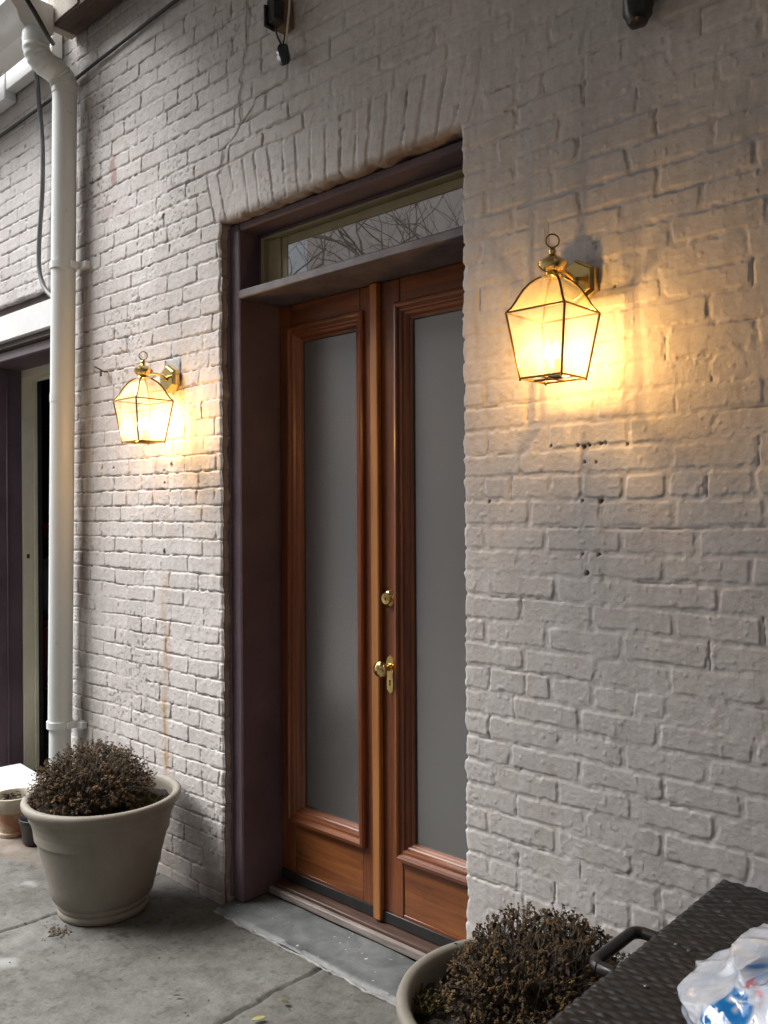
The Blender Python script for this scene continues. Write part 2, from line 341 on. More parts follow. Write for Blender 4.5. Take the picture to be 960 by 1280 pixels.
def brick_mat():
    m, n, l, p = mat('painted_brick')
    tc = N(n, 'ShaderNodeTexCoord')
    at_ = N(n, 'ShaderNodeAttribute', attribute_name='wear')
    sp = N(n, 'ShaderNodeSeparateColor'); l.new(at_.outputs['Color'], sp.inputs[0])
    a = N(n, 'ShaderNodeTexNoise', Scale=2.3, Detail=5.0, Roughness=0.6); f = N(n, 'ShaderNodeTexNoise', Scale=38.0, Detail=7.0, Roughness=0.7)
    g = N(n, 'ShaderNodeTexNoise', Scale=220.0, Detail=4.0, Roughness=0.6)
    mp = N(n, 'ShaderNodeMapping'); mp.inputs['Scale'].default_value = (30, 1, 2.2); l.new(tc.outputs['Object'], mp.inputs['Vector'])
    dr = N(n, 'ShaderNodeTexNoise', Scale=1.0, Detail=4.0); l.new(mp.outputs[0], dr.inputs['Vector'])
    for t in (a, f, g): l.new(tc.outputs['Object'], t.inputs['Vector'])
    r = N(n, 'ShaderNodeValToRGB'); e = r.color_ramp.elements
    e[0].position = 0.35; e[0].color = col((0.565, 0.541, 0.534)); e[1].position = 0.65; e[1].color = col((0.655, 0.636, 0.630))
    l.new(a.outputs['Fac'], r.inputs['Fac'])
    r2 = N(n, 'ShaderNodeValToRGB'); e = r2.color_ramp.elements
    e[0].position = 0.3; e[0].color = col((0.86, 0.85, 0.84)); e[1].position = 0.62; e[1].color = col((1.04, 1.04, 1.04))
    l.new(f.outputs['Fac'], r2.inputs['Fac'])
    mu = N(n, 'ShaderNodeMix', data_type='RGBA', blend_type='MULTIPLY'); mu.inputs[0].default_value = 1
    l.new(r.outputs[0], mu.inputs[6]); l.new(r2.outputs[0], mu.inputs[7])
    r3 = N(n, 'ShaderNodeValToRGB'); e = r3.color_ramp.elements
    e[0].position = 0.3; e[0].color = col((0.90, 0.885, 0.87)); e[1].position = 0.6; e[1].color = col((1.0, 1.0, 1.0))
    l.new(dr.outputs['Fac'], r3.inputs['Fac'])
    mu2 = N(n, 'ShaderNodeMix', data_type='RGBA', blend_type='MULTIPLY'); mu2.inputs[0].default_value = 1
    l.new(mu.outputs[2], mu2.inputs[6]); l.new(r3.outputs[0], mu2.inputs[7])
    cur = mu2.outputs[2]
    for k, c in ((0, (0.045, 0.036, 0.031)), (1, (0.42, 0.24, 0.10)), (2, (0.27, 0.10, 0.075))):
        x = N(n, 'ShaderNodeMix', data_type='RGBA'); l.new(sp.outputs[k], x.inputs[0]); l.new(cur, x.inputs[6]); x.inputs[7].default_value = col(c); cur = x.outputs[2]
    x = N(n, 'ShaderNodeMix', data_type='RGBA'); l.new(at_.outputs['Alpha'], x.inputs[0]); l.new(cur, x.inputs[6]); x.inputs[7].default_value = col((0.19, 0.145, 0.12)); cur = x.outputs[2]
    l.new(cur, p.inputs['Base Color'])
    p.inputs['Roughness'].default_value = 0.58; p.inputs['Specular IOR Level'].default_value = 0.35
    ad = N(n, 'ShaderNodeMath', operation='MULTIPLY_ADD'); l.new(g.outputs['Fac'], ad.inputs[0]); ad.inputs[1].default_value = 0.8; l.new(f.outputs['Fac'], ad.inputs[2])
    ad2 = N(n, 'ShaderNodeMath', operation='MULTIPLY_ADD'); l.new(dr.outputs['Fac'], ad2.inputs[0]); ad2.inputs[1].default_value = 0.25; l.new(ad.outputs[0], ad2.inputs[2])
    b = N(n, 'ShaderNodeBump', Strength=0.45, Distance=0.0026); l.new(ad2.outputs[0], b.inputs['Height']); l.new(b.outputs[0], p.inputs['Normal'])
    return m
M['brick'] = brick_mat()

def frosted_mat():
    m, n, l, p = mat('frosted_glass')
    p.inputs['Base Color'].default_value = col((0.095, 0.095, 0.095)); p.inputs['Roughness'].default_value = 0.27
    p.inputs['Specular IOR Level'].default_value = 0.9; p.inputs['IOR'].default_value = 2.1
    tc = N(n, 'ShaderNodeTexCoord'); t = N(n, 'ShaderNodeTexNoise', Scale=420.0, Detail=2.0); l.new(tc.outputs['Object'], t.inputs['Vector'])
    b = N(n, 'ShaderNodeBump', Strength=0.12, Distance=0.001); l.new(t.outputs['Fac'], b.inputs['Height']); l.new(b.outputs[0], p.inputs['Normal'])
    return m
M['frosted'] = frosted_mat()
def mirror_glass():
    m, n, l, p = mat('transom_glass')
    p.inputs['Base Color'].default_value = col((0.02, 0.02, 0.02)); p.inputs['Roughness'].default_value = 0.015
    p.inputs['Specular IOR Level'].default_value = 1.0; p.inputs['IOR'].default_value = 2.8
    tc = N(n, 'ShaderNodeTexCoord'); t = N(n, 'ShaderNodeTexNoise', Scale=5.0, Detail=1.0); l.new(tc.outputs['Object'], t.inputs['Vector'])
    b = N(n, 'ShaderNodeBump', Strength=0.08, Distance=0.004); l.new(t.outputs['Fac'], b.inputs['Height']); l.new(b.outputs[0], p.inputs['Normal'])
    return m
M['mirror'] = mirror_glass()
def lamp_glass(name, haze, tint=(1, 0.95, 0.85, 1)):
    m, n, l, p = mat(name); n.remove(p); out = n['Material Output']
    tr = N(n, 'ShaderNodeBsdfTransparent'); tr.inputs[0].default_value = (1, 0.97, 0.9, 1)
    tl = N(n, 'ShaderNodeBsdfTranslucent'); tl.inputs[0].default_value = tint
    gl = N(n, 'ShaderNodeBsdfGlossy'); gl.inputs['Roughness'].default_value = 0.05
    tc = N(n, 'ShaderNodeTexCoord'); t = N(n, 'ShaderNodeTexNoise', Scale=22.0, Detail=3.0); l.new(tc.outputs['Object'], t.inputs['Vector'])
    mr = N(n, 'ShaderNodeMapRange'); mr.inputs['From Min'].default_value = 0.3; mr.inputs['From Max'].default_value = 0.7
    mr.inputs['To Min'].default_value = haze * 0.55; mr.inputs['To Max'].default_value = haze * 1.4; l.new(t.outputs['Fac'], mr.inputs['Value'])
    a = N(n, 'ShaderNodeMixShader'); l.new(mr.outputs[0], a.inputs[0]); l.new(tr.outputs[0], a.inputs[1]); l.new(tl.outputs[0], a.inputs[2])
    lw = N(n, 'ShaderNodeLayerWeight'); pw = N(n, 'ShaderNodeMath', operation='POWER'); l.new(lw.outputs['Facing'], pw.inputs[0]); pw.inputs[1].default_value = 4.0
    fr = N(n, 'ShaderNodeMath', operation='MULTIPLY_ADD'); l.new(pw.outputs[0], fr.inputs[0]); fr.inputs[1].default_value = 0.6; fr.inputs[2].default_value = 0.06
    b = N(n, 'ShaderNodeMixShader'); l.new(fr.outputs[0], b.inputs[0]); l.new(a.outputs[0], b.inputs[1]); l.new(gl.outputs[0], b.inputs[2])
    l.new(b.outputs[0], out.inputs[0]); return m
M['lampglass'] = lamp_glass('lantern_glass', 0.11)
M['roofglass'] = lamp_glass('lantern_roof_glass', 0.20, (1, 0.86, 0.50, 1))
def bulb_mat():
    m, n, l, p = mat('lit_bulb'); n.remove(p); e = N(n, 'ShaderNodeEmission'); e.inputs[0].default_value = (1, 0.56, 0.19, 1); e.inputs[1].default_value = BULB
    l.new(e.outputs[0], n['Material Output'].inputs[0]); return m
BULB = 2400.0
M['bulb'] = bulb_mat()
M['bulbglass'] = lamp_glass('bulb_glass', 0.05)
def bag_mat():
    m, n, l, p = mat('thin_white_polythene')
    at_ = N(n, 'ShaderNodeAttribute', attribute_name='print'); sp = N(n, 'ShaderNodeSeparateColor'); l.new(at_.outputs['Color'], sp.inputs[0])
    tc = N(n, 'ShaderNodeTexCoord'); t = N(n, 'ShaderNodeTexNoise', Scale=9.0, Detail=4.0); l.new(tc.outputs['Object'], t.inputs['Vector'])
    r = N(n, 'ShaderNodeValToRGB'); r.color_ramp.elements[0].color = col((0.40, 0.48, 0.62)); r.color_ramp.elements[1].color = col((0.78, 0.83, 0.90)); r.color_ramp.elements[0].position = 0.3; r.color_ramp.elements[1].position = 0.65
    l.new(t.outputs['Fac'], r.inputs['Fac']); cur = r.outputs[0]
    for k, c in ((0, (0.01, 0.24, 0.66)), (1, (0.55, 0.03, 0.05)), (2, (0.04, 0.04, 0.05))):
        x = N(n, 'ShaderNodeMix', data_type='RGBA'); l.new(sp.outputs[k], x.inputs[0]); l.new(cur, x.inputs[6]); x.inputs[7].default_value = col(c); cur = x.outputs[2]
    l.new(cur, p.inputs['Base Color']); p.inputs['Roughness'].default_value = 0.12; p.inputs['Coat Weight'].default_value = 1.0; p.inputs['Coat Roughness'].default_value = 0.06; p.inputs['Subsurface Weight'].default_value = 0.25
    p.inputs['Subsurface Radius'].default_value = (0.03, 0.03, 0.03)
    t2 = N(n, 'ShaderNodeTexNoise', Scale=26.0, Detail=4.0, Roughness=0.55, Distortion=1.5); l.new(tc.outputs['Object'], t2.inputs['Vector'])
    b = N(n, 'ShaderNodeBump', Strength=0.32, Distance=0.012); l.new(t2.outputs['Fac'], b.inputs['Height']); l.new(b.outputs[0], p.inputs['Normal'])
    return m
M['bag'] = bag_mat()

# ------------------------------------------------------------------ big numpy meshes
def np_mesh(name, P, faces, material, attrs=None, smooth=True):
    me = bpy.data.meshes.new(name); nv, nf = len(P), len(faces)
    me.vertices.add(nv); me.vertices.foreach_set('co', P.astype(np.float32).ravel())
    me.loops.add(nf * 4); me.loops.foreach_set('vertex_index', faces.astype(np.int32).ravel())
    me.polygons.add(nf); me.polygons.foreach_set('loop_start', np.arange(nf, dtype=np.int32) * 4)
    me.update(calc_edges=True)
    if smooth: me.polygons.foreach_set('use_smooth', np.ones(nf, dtype=bool))
    for k, a in (attrs or {}).items():
        at_ = me.attributes.new(k, 'FLOAT_COLOR', 'POINT'); at_.data.foreach_set('color', a.astype(np.float32).ravel())
    me.materials.append(material)
    o = bpy.data.objects.new(name, me); S.collection.objects.link(o); return o

# opening of the main door and of the side doorway (X range, height)
DX0, DX1, DH = -2.702, -1.536, 2.625
SX0, SX1, SH = -5.03, -4.02, 2.625
COURSE, Z8 = 0.068, 1.575

def brick_height(X, Z):
    """relief of the painted brickwork (metres towards the street) and its wear channels"""
    leftness = sst(-1.9, -2.9, X)
    wob = (noise(X * 2.1, Z * 9, 11) - 0.5) * 0.13 + (noise(X * 7, Z * 14, 12) - 0.5) * 0.07
    zr = (Z - Z8) / COURSE + 0.5 + wob
    row = np.floor(zr); fz = zr - row
    header = (np.mod(row, 8) == 0)
    L = np.where(header, 0.107, 0.2135)
    off = np.where(np.mod(row, 2) == 0, 0.0, 0.107) + _h(row, row * 0, 5) * 0.05 + np.where(header, 0.053, 0)
    t = (X + 20 + off) / L + (noise(X * 5, Z * 30, 14) - .5) * 0.035
    b0 = np.floor(t); fr = t - b0
    J = lambda b: (_h(row, b, 3) - 0.5) * np.where(header, 0.26, 0.17)
    j0, j1 = J(b0), J(b0 + 1)
    lo, hi = fr < j0, fr > 1 + j1
    b = np.where(lo, b0 - 1, np.where(hi, b0 + 1, b0))
    le = np.where(lo, b0 - 1 + J(b0 - 1), np.where(hi, b0 + 1 + j1, b0 + j0))
    ri = np.where(lo, b0 + j0, np.where(hi, b0 + 2 + J(b0 + 2), b0 + 1 + j1))
    dl, dr = (t - le) * L, (ri - t) * L
    dbot, dtop = fz * COURSE, (1 - fz) * COURSE
    bid = _h(row, b, 21); bid2 = _h(row, b, 22); bid3 = _h(row, b, 23)
    cx = (t - (le + ri) / 2) * L; cz = (fz - 0.5) * COURSE
    # soldier course over the door
    xc = (DX0 + DX1) / 2
    arch_top = DH + 0.212 + (noise(X * 4, Z * 0, 31) - .5) * 0.02
    u = (X - xc) / (1 + np.clip(Z - DH, 0, 0.3) * 0.5)
    half = (DX1 - DX0) / 2 + 0.035
    arch = (np.abs(u) < half) & (Z > DH - 0.001) & (Z < arch_top)
    tu = (u + 10) / 0.0685 + (noise(X * 20, Z * 7, 33) - .5) * 0.16
    bu = np.floor(tu); fu = tu - bu
    ju = lambda k: (_h(k, k * 0, 35) - .5) * 0.3
    a0, a1 = ju(bu), ju(bu + 1)
    dl2 = np.clip((fu - a0) * 0.0685, 0, 1); dr2 = np.clip((1 + a1 - fu) * 0.0685, 0, 1)
    dl = np.where(arch, dl2, dl); dr = np.where(arch, dr2, dr)
    dbot = np.where(arch, Z - DH, dbot); dtop = np.where(arch, arch_top - Z, dtop)
    bid = np.where(arch, _h(bu, bu * 0, 41), bid); bid2 = np.where(arch, _h(bu, bu * 0, 42), bid2)
    bid3 = np.where(arch, _h(bu, bu * 0, 43), bid3)
    cx = np.where(arch, (fu - .5) * .0685, cx); cz = np.where(arch, (Z - DH - .1) * 0.3, cz)
    # joint profile
    n1 = fbm(X * 60, Z * 60, 51, 2); n2 = fbm(X * 14, Z * 14, 53, 3)
    jw = 0.0030 + 0.0038 * noise(X * 18, Z * 18, 55) - 0.0030 * leftness
    rag = (n1 - 0.5) * 0.006
    dx = np.minimum(dl, dr); dz = np.minimum(dbot, dtop)
    k = 0.010
    d = np.minimum(dx, dz); hh = np.clip(0.5 + 0.5 * (dx - dz) / k, 0, 1); d = dx * (1 - hh) + dz * hh - k * hh * (1 - hh)
    d = d - jw + rag
    prof = sst(-0.001, 0.0048 - 0.0008 * leftness, d)
    fill = sst(0.50, 0.74, fbm(X * 7, Z * 9, 61, 3)) * (0.72 - 0.07 * leftness)
    recess = (0.0021 + 0.0011 * leftness) * (1 - fill)
    face = (bid - 0.5) * (0.0017 + .0006 * leftness) + (bid2 - .5) * 0.013 * cx + (bid3 - .5) * 0.028 * cz
    face = face + (n2 - 0.5) * (0.0020 + 0.0006 * leftness) + (n1 - .5) * (0.0006 + 0.0005 * leftness) + sst(.86, .95, noise(X * 70, Z * 70, 58)) * 0.0012 + (noise(X * 130, Z * 130, 57) - .5) * 0.0007
    h = face * prof + (-recess + (n1 - .5) * 0.003) * (1 - prof)
    # sharp cracks below bricks and at some head joints
    m1 = fbm(X * 4.3, row * 3.7 + 0.5, 71, 2); m2 = _h(row, np.floor(t), 73)
    high = sst(2.2, 3.0, Z) * 0.10
    thr = 0.66 - 0.24 * leftness - high
    cm = sst(thr, thr + 0.10, m1)
    cm = np.where(arch, 0, cm)
    bot_c = np.exp(-((dtop - 0.0030 + (n1 - .5) * 0.005) / 0.0019) ** 2)
    vm = sst(0.80 - 0.34 * leftness, 0.95 - 0.34 * leftness, np.where(arch, bid2 * 1.0 + 0.12, bid3))
    ver_c = np.exp(-((dl - 0.0016 + (n1 - .5) * 0.006) / 0.0018) ** 2)
    brk = sst(0.33, 0.52, noise(X * 40, Z * 40, 77))
    crack = np.clip(np.maximum(bot_c * cm, ver_c * vm) * brk, 0, 1)
    h = h - crack * (0.0045 + 0.0028 * leftness)
    dirt = crack * (0.30 + 0.42 * leftness) * sst(0.25, 0.6, noise(X * 23, Z * 23, 79))
    dirt = dirt + (1 - prof) * 0.16 * leftness * sst(.4, .7, n2)
    # chips and grime dots
    ch = sst(0.76, 0.82, noise(X * 75, Z * 75, 81)) * sst(0.5, 0.72, fbm(X * 3, Z * 3, 83, 2)) * (0.35 + 0.65 * leftness)
    h = h - ch * 0.0012; dirt = dirt + ch * 0.45
    tone = (bid - .5) * 0.10
    return h, dirt, prof, tone, arch

def build_wall():
    def seg(a, b, st): return np.linspace(a, b, max(2, int(round((b - a) / st)) + 1))[:-1]
    xs = np.concatenate([seg(-9.5, SX0, 0.05), seg(SX0, SX1, 0.008), seg(SX1, DX0, 0.0034), seg(DX0, DX1, 0.0036), seg(DX1, -0.62, 0.0027), seg(-0.62, 0.3, 0.012), np.linspace(0.3, 4, 40)])
    zs = np.concatenate([seg(-0.03, DH, 0.0032), np.linspace(DH, 4.0, 345)])
    X, Z = np.meshgrid(xs, zs)
    h, dirt, prof, tone, arch = brick_height(X, Z)
    rust = np.zeros_like(X); red = np.zeros_like(X); raw = np.zeros_like(X)
    # drilled holes where older lamps hung
    holes = [(689, 558, 5), (722, 557, 5), (730, 558, 7), (736, 556, 6), (751, 554, 6), (757, 553, 4), (784, 555, 4), (731, 578, 5), (745, 578, 3),
             (611, 627, 5), (728, 626, 4), (750, 626, 7), (728, 693, 4), (748, 693, 6), (734, 716, 7), (768, 357, 4), (651, 962, 3),
             (203, 611, 4), (213, 614, 4), (205, 588, 4), (206, 604, 4), (205, 690, 8), (214, 581, 7), (112, 529, 4), (142, 585, 4), (115, 541, 4)]
    for px, py, s in holes:
        x, _, z = at(px, py, 0); r = 0.0011 * s * (1.25 if px < 300 else 0.8)
        q = np.sqrt((X - x) ** 2 + (Z - z) ** 2) + (noise(X * 160, Z * 160, 91) - .5) * r * 0.9
        g = sst(r * 1.15, r * 0.6, q); h = h - g * 0.012; dirt = dirt + g * 0.8
    # rust run under the left lamp
    for x0, z0, z1, w, st in ((-3.095, 1.30, 0.42, 0.028, .55), (-3.06, 1.6, 1.2, 0.03, .22), (-3.10, 0.80, 0.44, 0.013, .8), (-1.52, 1.7, 1.2, .03, .12), (-1.49, 2.15, 1.95, .012, .3)):
        xx = x0 + (noise(Z * 9, Z * 0, 95) - .5) * 0.02
        g = np.exp(-((X - xx) / w) ** 2) * sst(z0 + 0.02, z0 - 0.12, Z) * sst(z1 - 0.05, z1 + 0.06, Z)
        rust = rust + g * st * sst(0.25, 0.7, fbm(X * 22, Z * 9, 97, 2))
    # bare red patch and other flaked places
    for px, py, sx, sz, st in ((141, 208, 0.03, 0.11, 1.0), (133, 262, .09, .035, .35), (156, 265, .1, .03, .3)):
        x, _, z = at(px, py, 0)
        q = ((X - x) / sx) ** 2 + ((Z - z) / sz) ** 2 + (fbm(X * 40, Z * 40, 99, 2) - .5) * 2.2
        red = red + sst(1.0, 0.3, q) * st * 0.7
    # orange staining on the arch's lower edge
    g = sst(0.03, 0.0, Z - DH) * (X > DX0) * (X < DX1)
    raw = raw + g * (0.55 + .4 * fbm(X * 9, Z * 30, 101, 2)); rust = rust + g * sst(-2.0, -1.75, X) * 0.5
    # old crack beside the arch
    def crack_line(pts, w):
        P = [at(a, b, 0) for a, b in pts]; g = np.zeros_like(X)
        xx = X + (noise(X * 30, Z * 30, 105) - .5) * 0.018; zz = Z + (noise(X * 30, Z * 30, 106) - .5) * 0.018
        for (x0, _, z0), (x1, _, z1) in zip(P[:-1], P[1:]):
            dx, dz = x1 - x0, z1 - z0; t = np.clip(((xx - x0) * dx + (zz - z0) * dz) / (dx * dx + dz * dz), 0, 1)
            q = np.hypot(xx - x0 - t * dx, zz - z0 - t * dz); g = np.maximum(g, np.exp(-(q / w) ** 2))
        return g
    for pts, w in (([(273, 216), (280, 187), (302, 156), (310, 143), (320, 123), (338, 112), (352, 103)], 0.0024), ([(308, -4), (308, 60), (300, 107), (302, 152)], 0.0022)):
        g = crack_line(pts, w); h = h - g * 0.006; dirt = dirt + g * 0.5
        h = h + np.clip(crack_line([(a + 1.6, b - 2) for a, b in pts], w * 1.6) - g, 0, 1) * 0.003
    # damp grime near the foot of the wall and beside the pipe
    foot = sst(0.30, 0.0, Z + (fbm(X * 6, Z * 6, 107, 3) - .5) * 0.5)
    raw = raw + foot * 0.38 * sst(-1.5, -2.6, X) + sst(0.16, 0.0, Z + (n_ := (fbm(X * 9, Z * 9, 108, 2) - .5) * .25)) * 0.3
    pipe_x = -3.755 - 0.02 * (3.4 - Z)
    gp = np.exp(-((X - pipe_x - .012) / 0.05) ** 2) * sst(0.22, 0.55, fbm(X * 12, Z * 5, 109, 3)) * (Z < 3.56)
    raw = raw + gp * 0.8; dirt = dirt + gp * 0.25 * sst(.5, .6, noise(X * 30, Z * 12, 110))
    raw = raw + 0.10 * sst(0.55, 0.8, fbm(X * 2.2, Z * 1.4, 111, 3)) * sst(-2.2, -3.0, X) + np.clip(tone, 0, 1) * 0.6
    raw = raw + sst(3.60, 3.75, Z) * 0.3
    # reveal edges: brick ends rounded and ragged
    Xd = X.copy()
    jag = lambda s: (fbm(Z * 30, Z * 0 + s, 113 + s, 2) - .5) * 0.012 + (prof - 1) * 0.004
    for xe, sgn, top in ((DX0, 1, DH), (DX1, -1, DH), (SX0, 1, SH), (SX1, -1, SH)):
        dd = np.abs(X - xe); side = (np.sign(xe - X) == sgn) | (dd < 1e-6)
        fall = np.where(side & (Z < top + 1e-4), np.clip(1 - dd / 0.05, 0, 1), 0)
        Xd = Xd + sgn * (jag(int(abs(xe) * 10))) * fall
        h = h - np.where(side & (Z < top), 0.007 * np.clip(1 - dd / 0.011, 0, 1) ** 2, 0)
    Zd = Z.copy()
    under = (X > DX0 - 1e-4) & (X < DX1 + 1e-4)
    fall = np.where(under & (Z >= DH - 1e-4), np.clip(1 - (Z - DH) / 0.05, 0, 1), 0)
    Zd = Zd + fall * ((fbm(X * 22, X * 0, 121, 3) - .5) * 0.022 - (arch & (prof < .5)) * 0.002)
    h = h - fall ** 3 * 0.006
    nz, nx = X.shape
    P = np.stack([Xd, -h, Zd], -1).reshape(-1, 3)
    W = np.stack([np.clip(dirt, 0, .92), np.clip(rust, 0, .85), np.clip(red, 0, .8), np.clip(raw, 0, .85)], -1).reshape(-1, 4)
    idx = np.arange(nz * nx).reshape(nz, nx)
    xc = (xs[:-1] + xs[1:]) / 2; zc = (zs[:-1] + zs[1:]) / 2
    XC, ZC = np.meshgrid(xc, zc)
    keep = ~(((XC > DX0) & (XC < DX1) & (ZC < DH)) | ((XC > SX0) & (XC < SX1) & (ZC < SH)))
    F = np.stack([idx[:-1, :-1], idx[:-1, 1:], idx[1:, 1:], idx[1:, :-1]], -1)[keep]
    # reveals: extrude the rim of each opening back into the wall
    vs, fs, ws = [P], [F], [W]; base = len(P)
    def strip(line, flip, depth, rawv, axis, amp):
        nonlocal base
        steps = [0.012, 0.03, depth]; prev = line
        for i, dy in enumerate(steps):
            q = P[line].copy(); q[:, 1] = np.maximum(q[:, 1], 0) + dy
            q[:, axis] += (fbm(q[:, 0] * 25 + q[:, 2] * 25, q[:, 1] * 60 + 3, 131 + i, 2) - .5) * amp
            new = np.arange(base, base + len(line)); base += len(line); vs.append(q)
            w = W[line].copy(); w[:, 3] = np.clip(rawv + (fbm(q[:, 0] * 9 + q[:, 2] * 11, q[:, 1] * 20, 133, 3) - .5) * 0.9, 0, .95); w[:, 0] = w[:, 0] * .4; ws.append(w)
            f = np.stack([prev[:-1], prev[1:], new[1:], new[:-1]], -1)
            fs.append(f[:, ::-1] if flip else f); prev = new
    kz = int(np.argmin(np.abs(zs - DH)))
    for xe, fl in ((DX0, False), (DX1, True), (SX0, False), (SX1, True)):
        ix = int(np.argmin(np.abs(xs - xe))); strip(idx[:kz + 1, ix], fl, 0.30, 0.62, 0, 0.010)
    for a, b_ in ((DX0, DX1), (SX0, SX1)):
        i0, i1 = int(np.argmin(np.abs(xs - a))), int(np.argmin(np.abs(xs - b_)))
        strip(idx[kz, i0:i1 + 1], True, 0.30, 0.75, 2, 0.012)
    o = np_mesh('brick_wall', np.concatenate(vs), np.concatenate(fs), M['brick'], {'wear': np.concatenate(ws)})
    tag(o, 'long wall of white painted brick with a soldier course arch over the wooden door', 'wall')
    return o
wall = build_wall()
tag(wall, wall['label'], 'wall')

def build_ground():
    def seg(a, b, st): return np.linspace(a, b, max(2, int(round((b - a) / st)) + 1))[:-1]
    xs = np.concatenate([[-120, -60, -30, -15, -9], seg(-7, -4.8, 0.03), seg(-4.8, -0.9, 0.0075), seg(-0.9, 1.5, .04), [1.5, 3, 6, 15, 60, 120]])
    ys = np.concatenate([[-120, -60, -30, -14, -8, -5, -3.4], seg(-2.6, -1.2, 0.04), seg(-1.2, 0.0, 0.0075), [0.0, 0.1, .35, 1, 4, 8, 20, 60, 120]])
    X, Y = np.meshgrid(xs, ys)
    h = (fbm(X * 2, Y * 2, 201, 3) - .5) * 0.012 + (fbm(X * 30, Y * 30, 203, 2) - .5) * 0.0022
    near = sst(-9, -5, X) * sst(3, 1, X) * sst(-6, -3, Y); h = h * near
    dark = np.zeros_like(X); pale = np.zeros_like(X); rust = np.zeros_like(X)
    wx = X + (fbm(X * 9, Y * 9, 205, 3) - .5) * 0.03
    for xj, w, y0 in ((-2.098, 0.0055, -9), (-3.13, 0.005, -9), (-4.2, .005, -9)):
        wv = w * (0.7 + 0.9 * noise(X * 0, Y * 40, 206))
        g = np.exp(-((wx - xj) / wv) ** 2); h = h - g * 0.012 * near; dark = dark + g * 0.75
    g = np.exp(-((Y + 1.35 + (fbm(X * 7, Y * 0, 207, 2) - .5) * 0.03) / 0.006) ** 2); h = h - g * .012 * near; dark = dark + g * .7
    pale = pale + sst(0.62, 0.74, fbm(X * 3.2, Y * 3.2, 209, 4)) * 0.35 * sst(-2.6, -3.6, X)
    for x, y, r in ((-3.45, -.42, .05), (-3.7, -.6, .04), (-2.9, -.75, .05), (-3.2, -.9, .06)):
        pale = pale + sst(1, .2, np.hypot(X - x, Y - y) / r + (fbm(X * 25, Y * 25, 211, 2) - .5)) * .6
    rust = rust + sst(0.5, 0.7, fbm(X * 4, Y * 4, 213, 3)) * sst(-3.4, -4.0, X) * 0.45
    dark = dark + sst(0.70, 0.80, fbm(X * 45, Y * 45, 215, 2)) * 0.45
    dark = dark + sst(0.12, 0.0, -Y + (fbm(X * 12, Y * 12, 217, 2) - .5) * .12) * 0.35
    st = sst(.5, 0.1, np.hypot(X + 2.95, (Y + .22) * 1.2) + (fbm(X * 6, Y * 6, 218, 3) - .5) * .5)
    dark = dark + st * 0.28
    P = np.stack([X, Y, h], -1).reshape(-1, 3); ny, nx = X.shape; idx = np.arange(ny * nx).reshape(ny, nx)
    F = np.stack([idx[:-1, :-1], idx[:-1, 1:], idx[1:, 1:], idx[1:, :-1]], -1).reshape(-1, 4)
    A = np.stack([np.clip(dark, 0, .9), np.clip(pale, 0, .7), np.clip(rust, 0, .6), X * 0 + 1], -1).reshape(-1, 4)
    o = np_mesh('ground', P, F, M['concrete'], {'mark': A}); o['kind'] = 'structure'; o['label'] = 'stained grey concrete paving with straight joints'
build_ground()

# ------------------------------------------------------------------ main double door
JX0, JX1 = -2.637, -1.556          # clear width between the jambs
ZB = 2.328                         # underside of the transom bar
door = thing('entrance_door', 'varnished red wood double door with frosted glass under a narrow transom window', 'door', (-2.1, 0.0415, 0.0))
f = MB()
FY = 0.0415
f.box(DX0 + 0.004, JX0, FY, 0.30, 0.015, 2.62, 0.006)
f.box(JX1, DX1 - 0.003, FY, 0.30, 0.015, 2.62, 0.006)
f.box(JX0 - 0.001, JX1 + 0.001, FY + 0.001, 0.299, 2.590, 2.6195, 0.005)
f.box(JX0 - 0.002, JX0 + 0.010, 0.135, 0.298, 2.36, 2.5905, 0.003)
f.box(JX0 + 0.0105, JX1, 0.135, 0.297, 2.580, 2.5915, 0.003)
# irregular caulk bead where frame meets brick
for x in (DX0 + 0.004,):
    pts = [(x + random.uniform(-.004, .002), FY - 0.001 + random.uniform(-.003, .003), z) for z in np.arange(0.03, 2.62, 0.025)]
    f.tube(pts, [0.006 + random.uniform(0, .005) for _ in pts], 6)
obj('door_frame', f, M['purple'], door, 40)
b = MB(); b.box(JX0 + 0.001, JX1 - 0.001, 0.036, 0.30, ZB, 2.360, 0.004)
obj('transom_bar', b, noisy('weathered_aubergine', (0.085, 0.068, 0.075), (0.17, 0.15, 0.165), 9, 0.5, 0.35, 60, bdist=0.003), door, 40)
tw = MB()
tw.box(JX0 + 0.0105, JX0 + 0.030, 0.137, 0.296, 2.3615, 2.5795, 0.002)
tw.box(JX0 + 0.0305, JX1 - 0.002, 0.137, 0.296, 2.569, 2.5795, 0.002)
tw.box(JX0 + 0.0305, JX0 + 0.105, 0.158, 0.200, 2.3612, 2.5685, 0.003)
tw.box(JX0 + 0.1055, JX0 + 0.140, 0.164, 0.200, 2.3612, 2.5685, 0.003)
tw.box(JX0 + 0.1405, JX1 - 0.002, 0.164, 0.200, 2.533, 2.5685, 0.003)
tw.box(JX0 + 0.1405, JX1 - 0.002, 0.164, 0.200, 2.361, 2.372, 0.002)
win = obj('transom_window', tw, M['olive'], door, 40)
gp = MB(); gp.box(JX0 + 0.1408, JX1 - 0.003, 0.167, 0.171, 2.3725, 2.5325)
obj('window_pane', gp, M['mirror'], win)

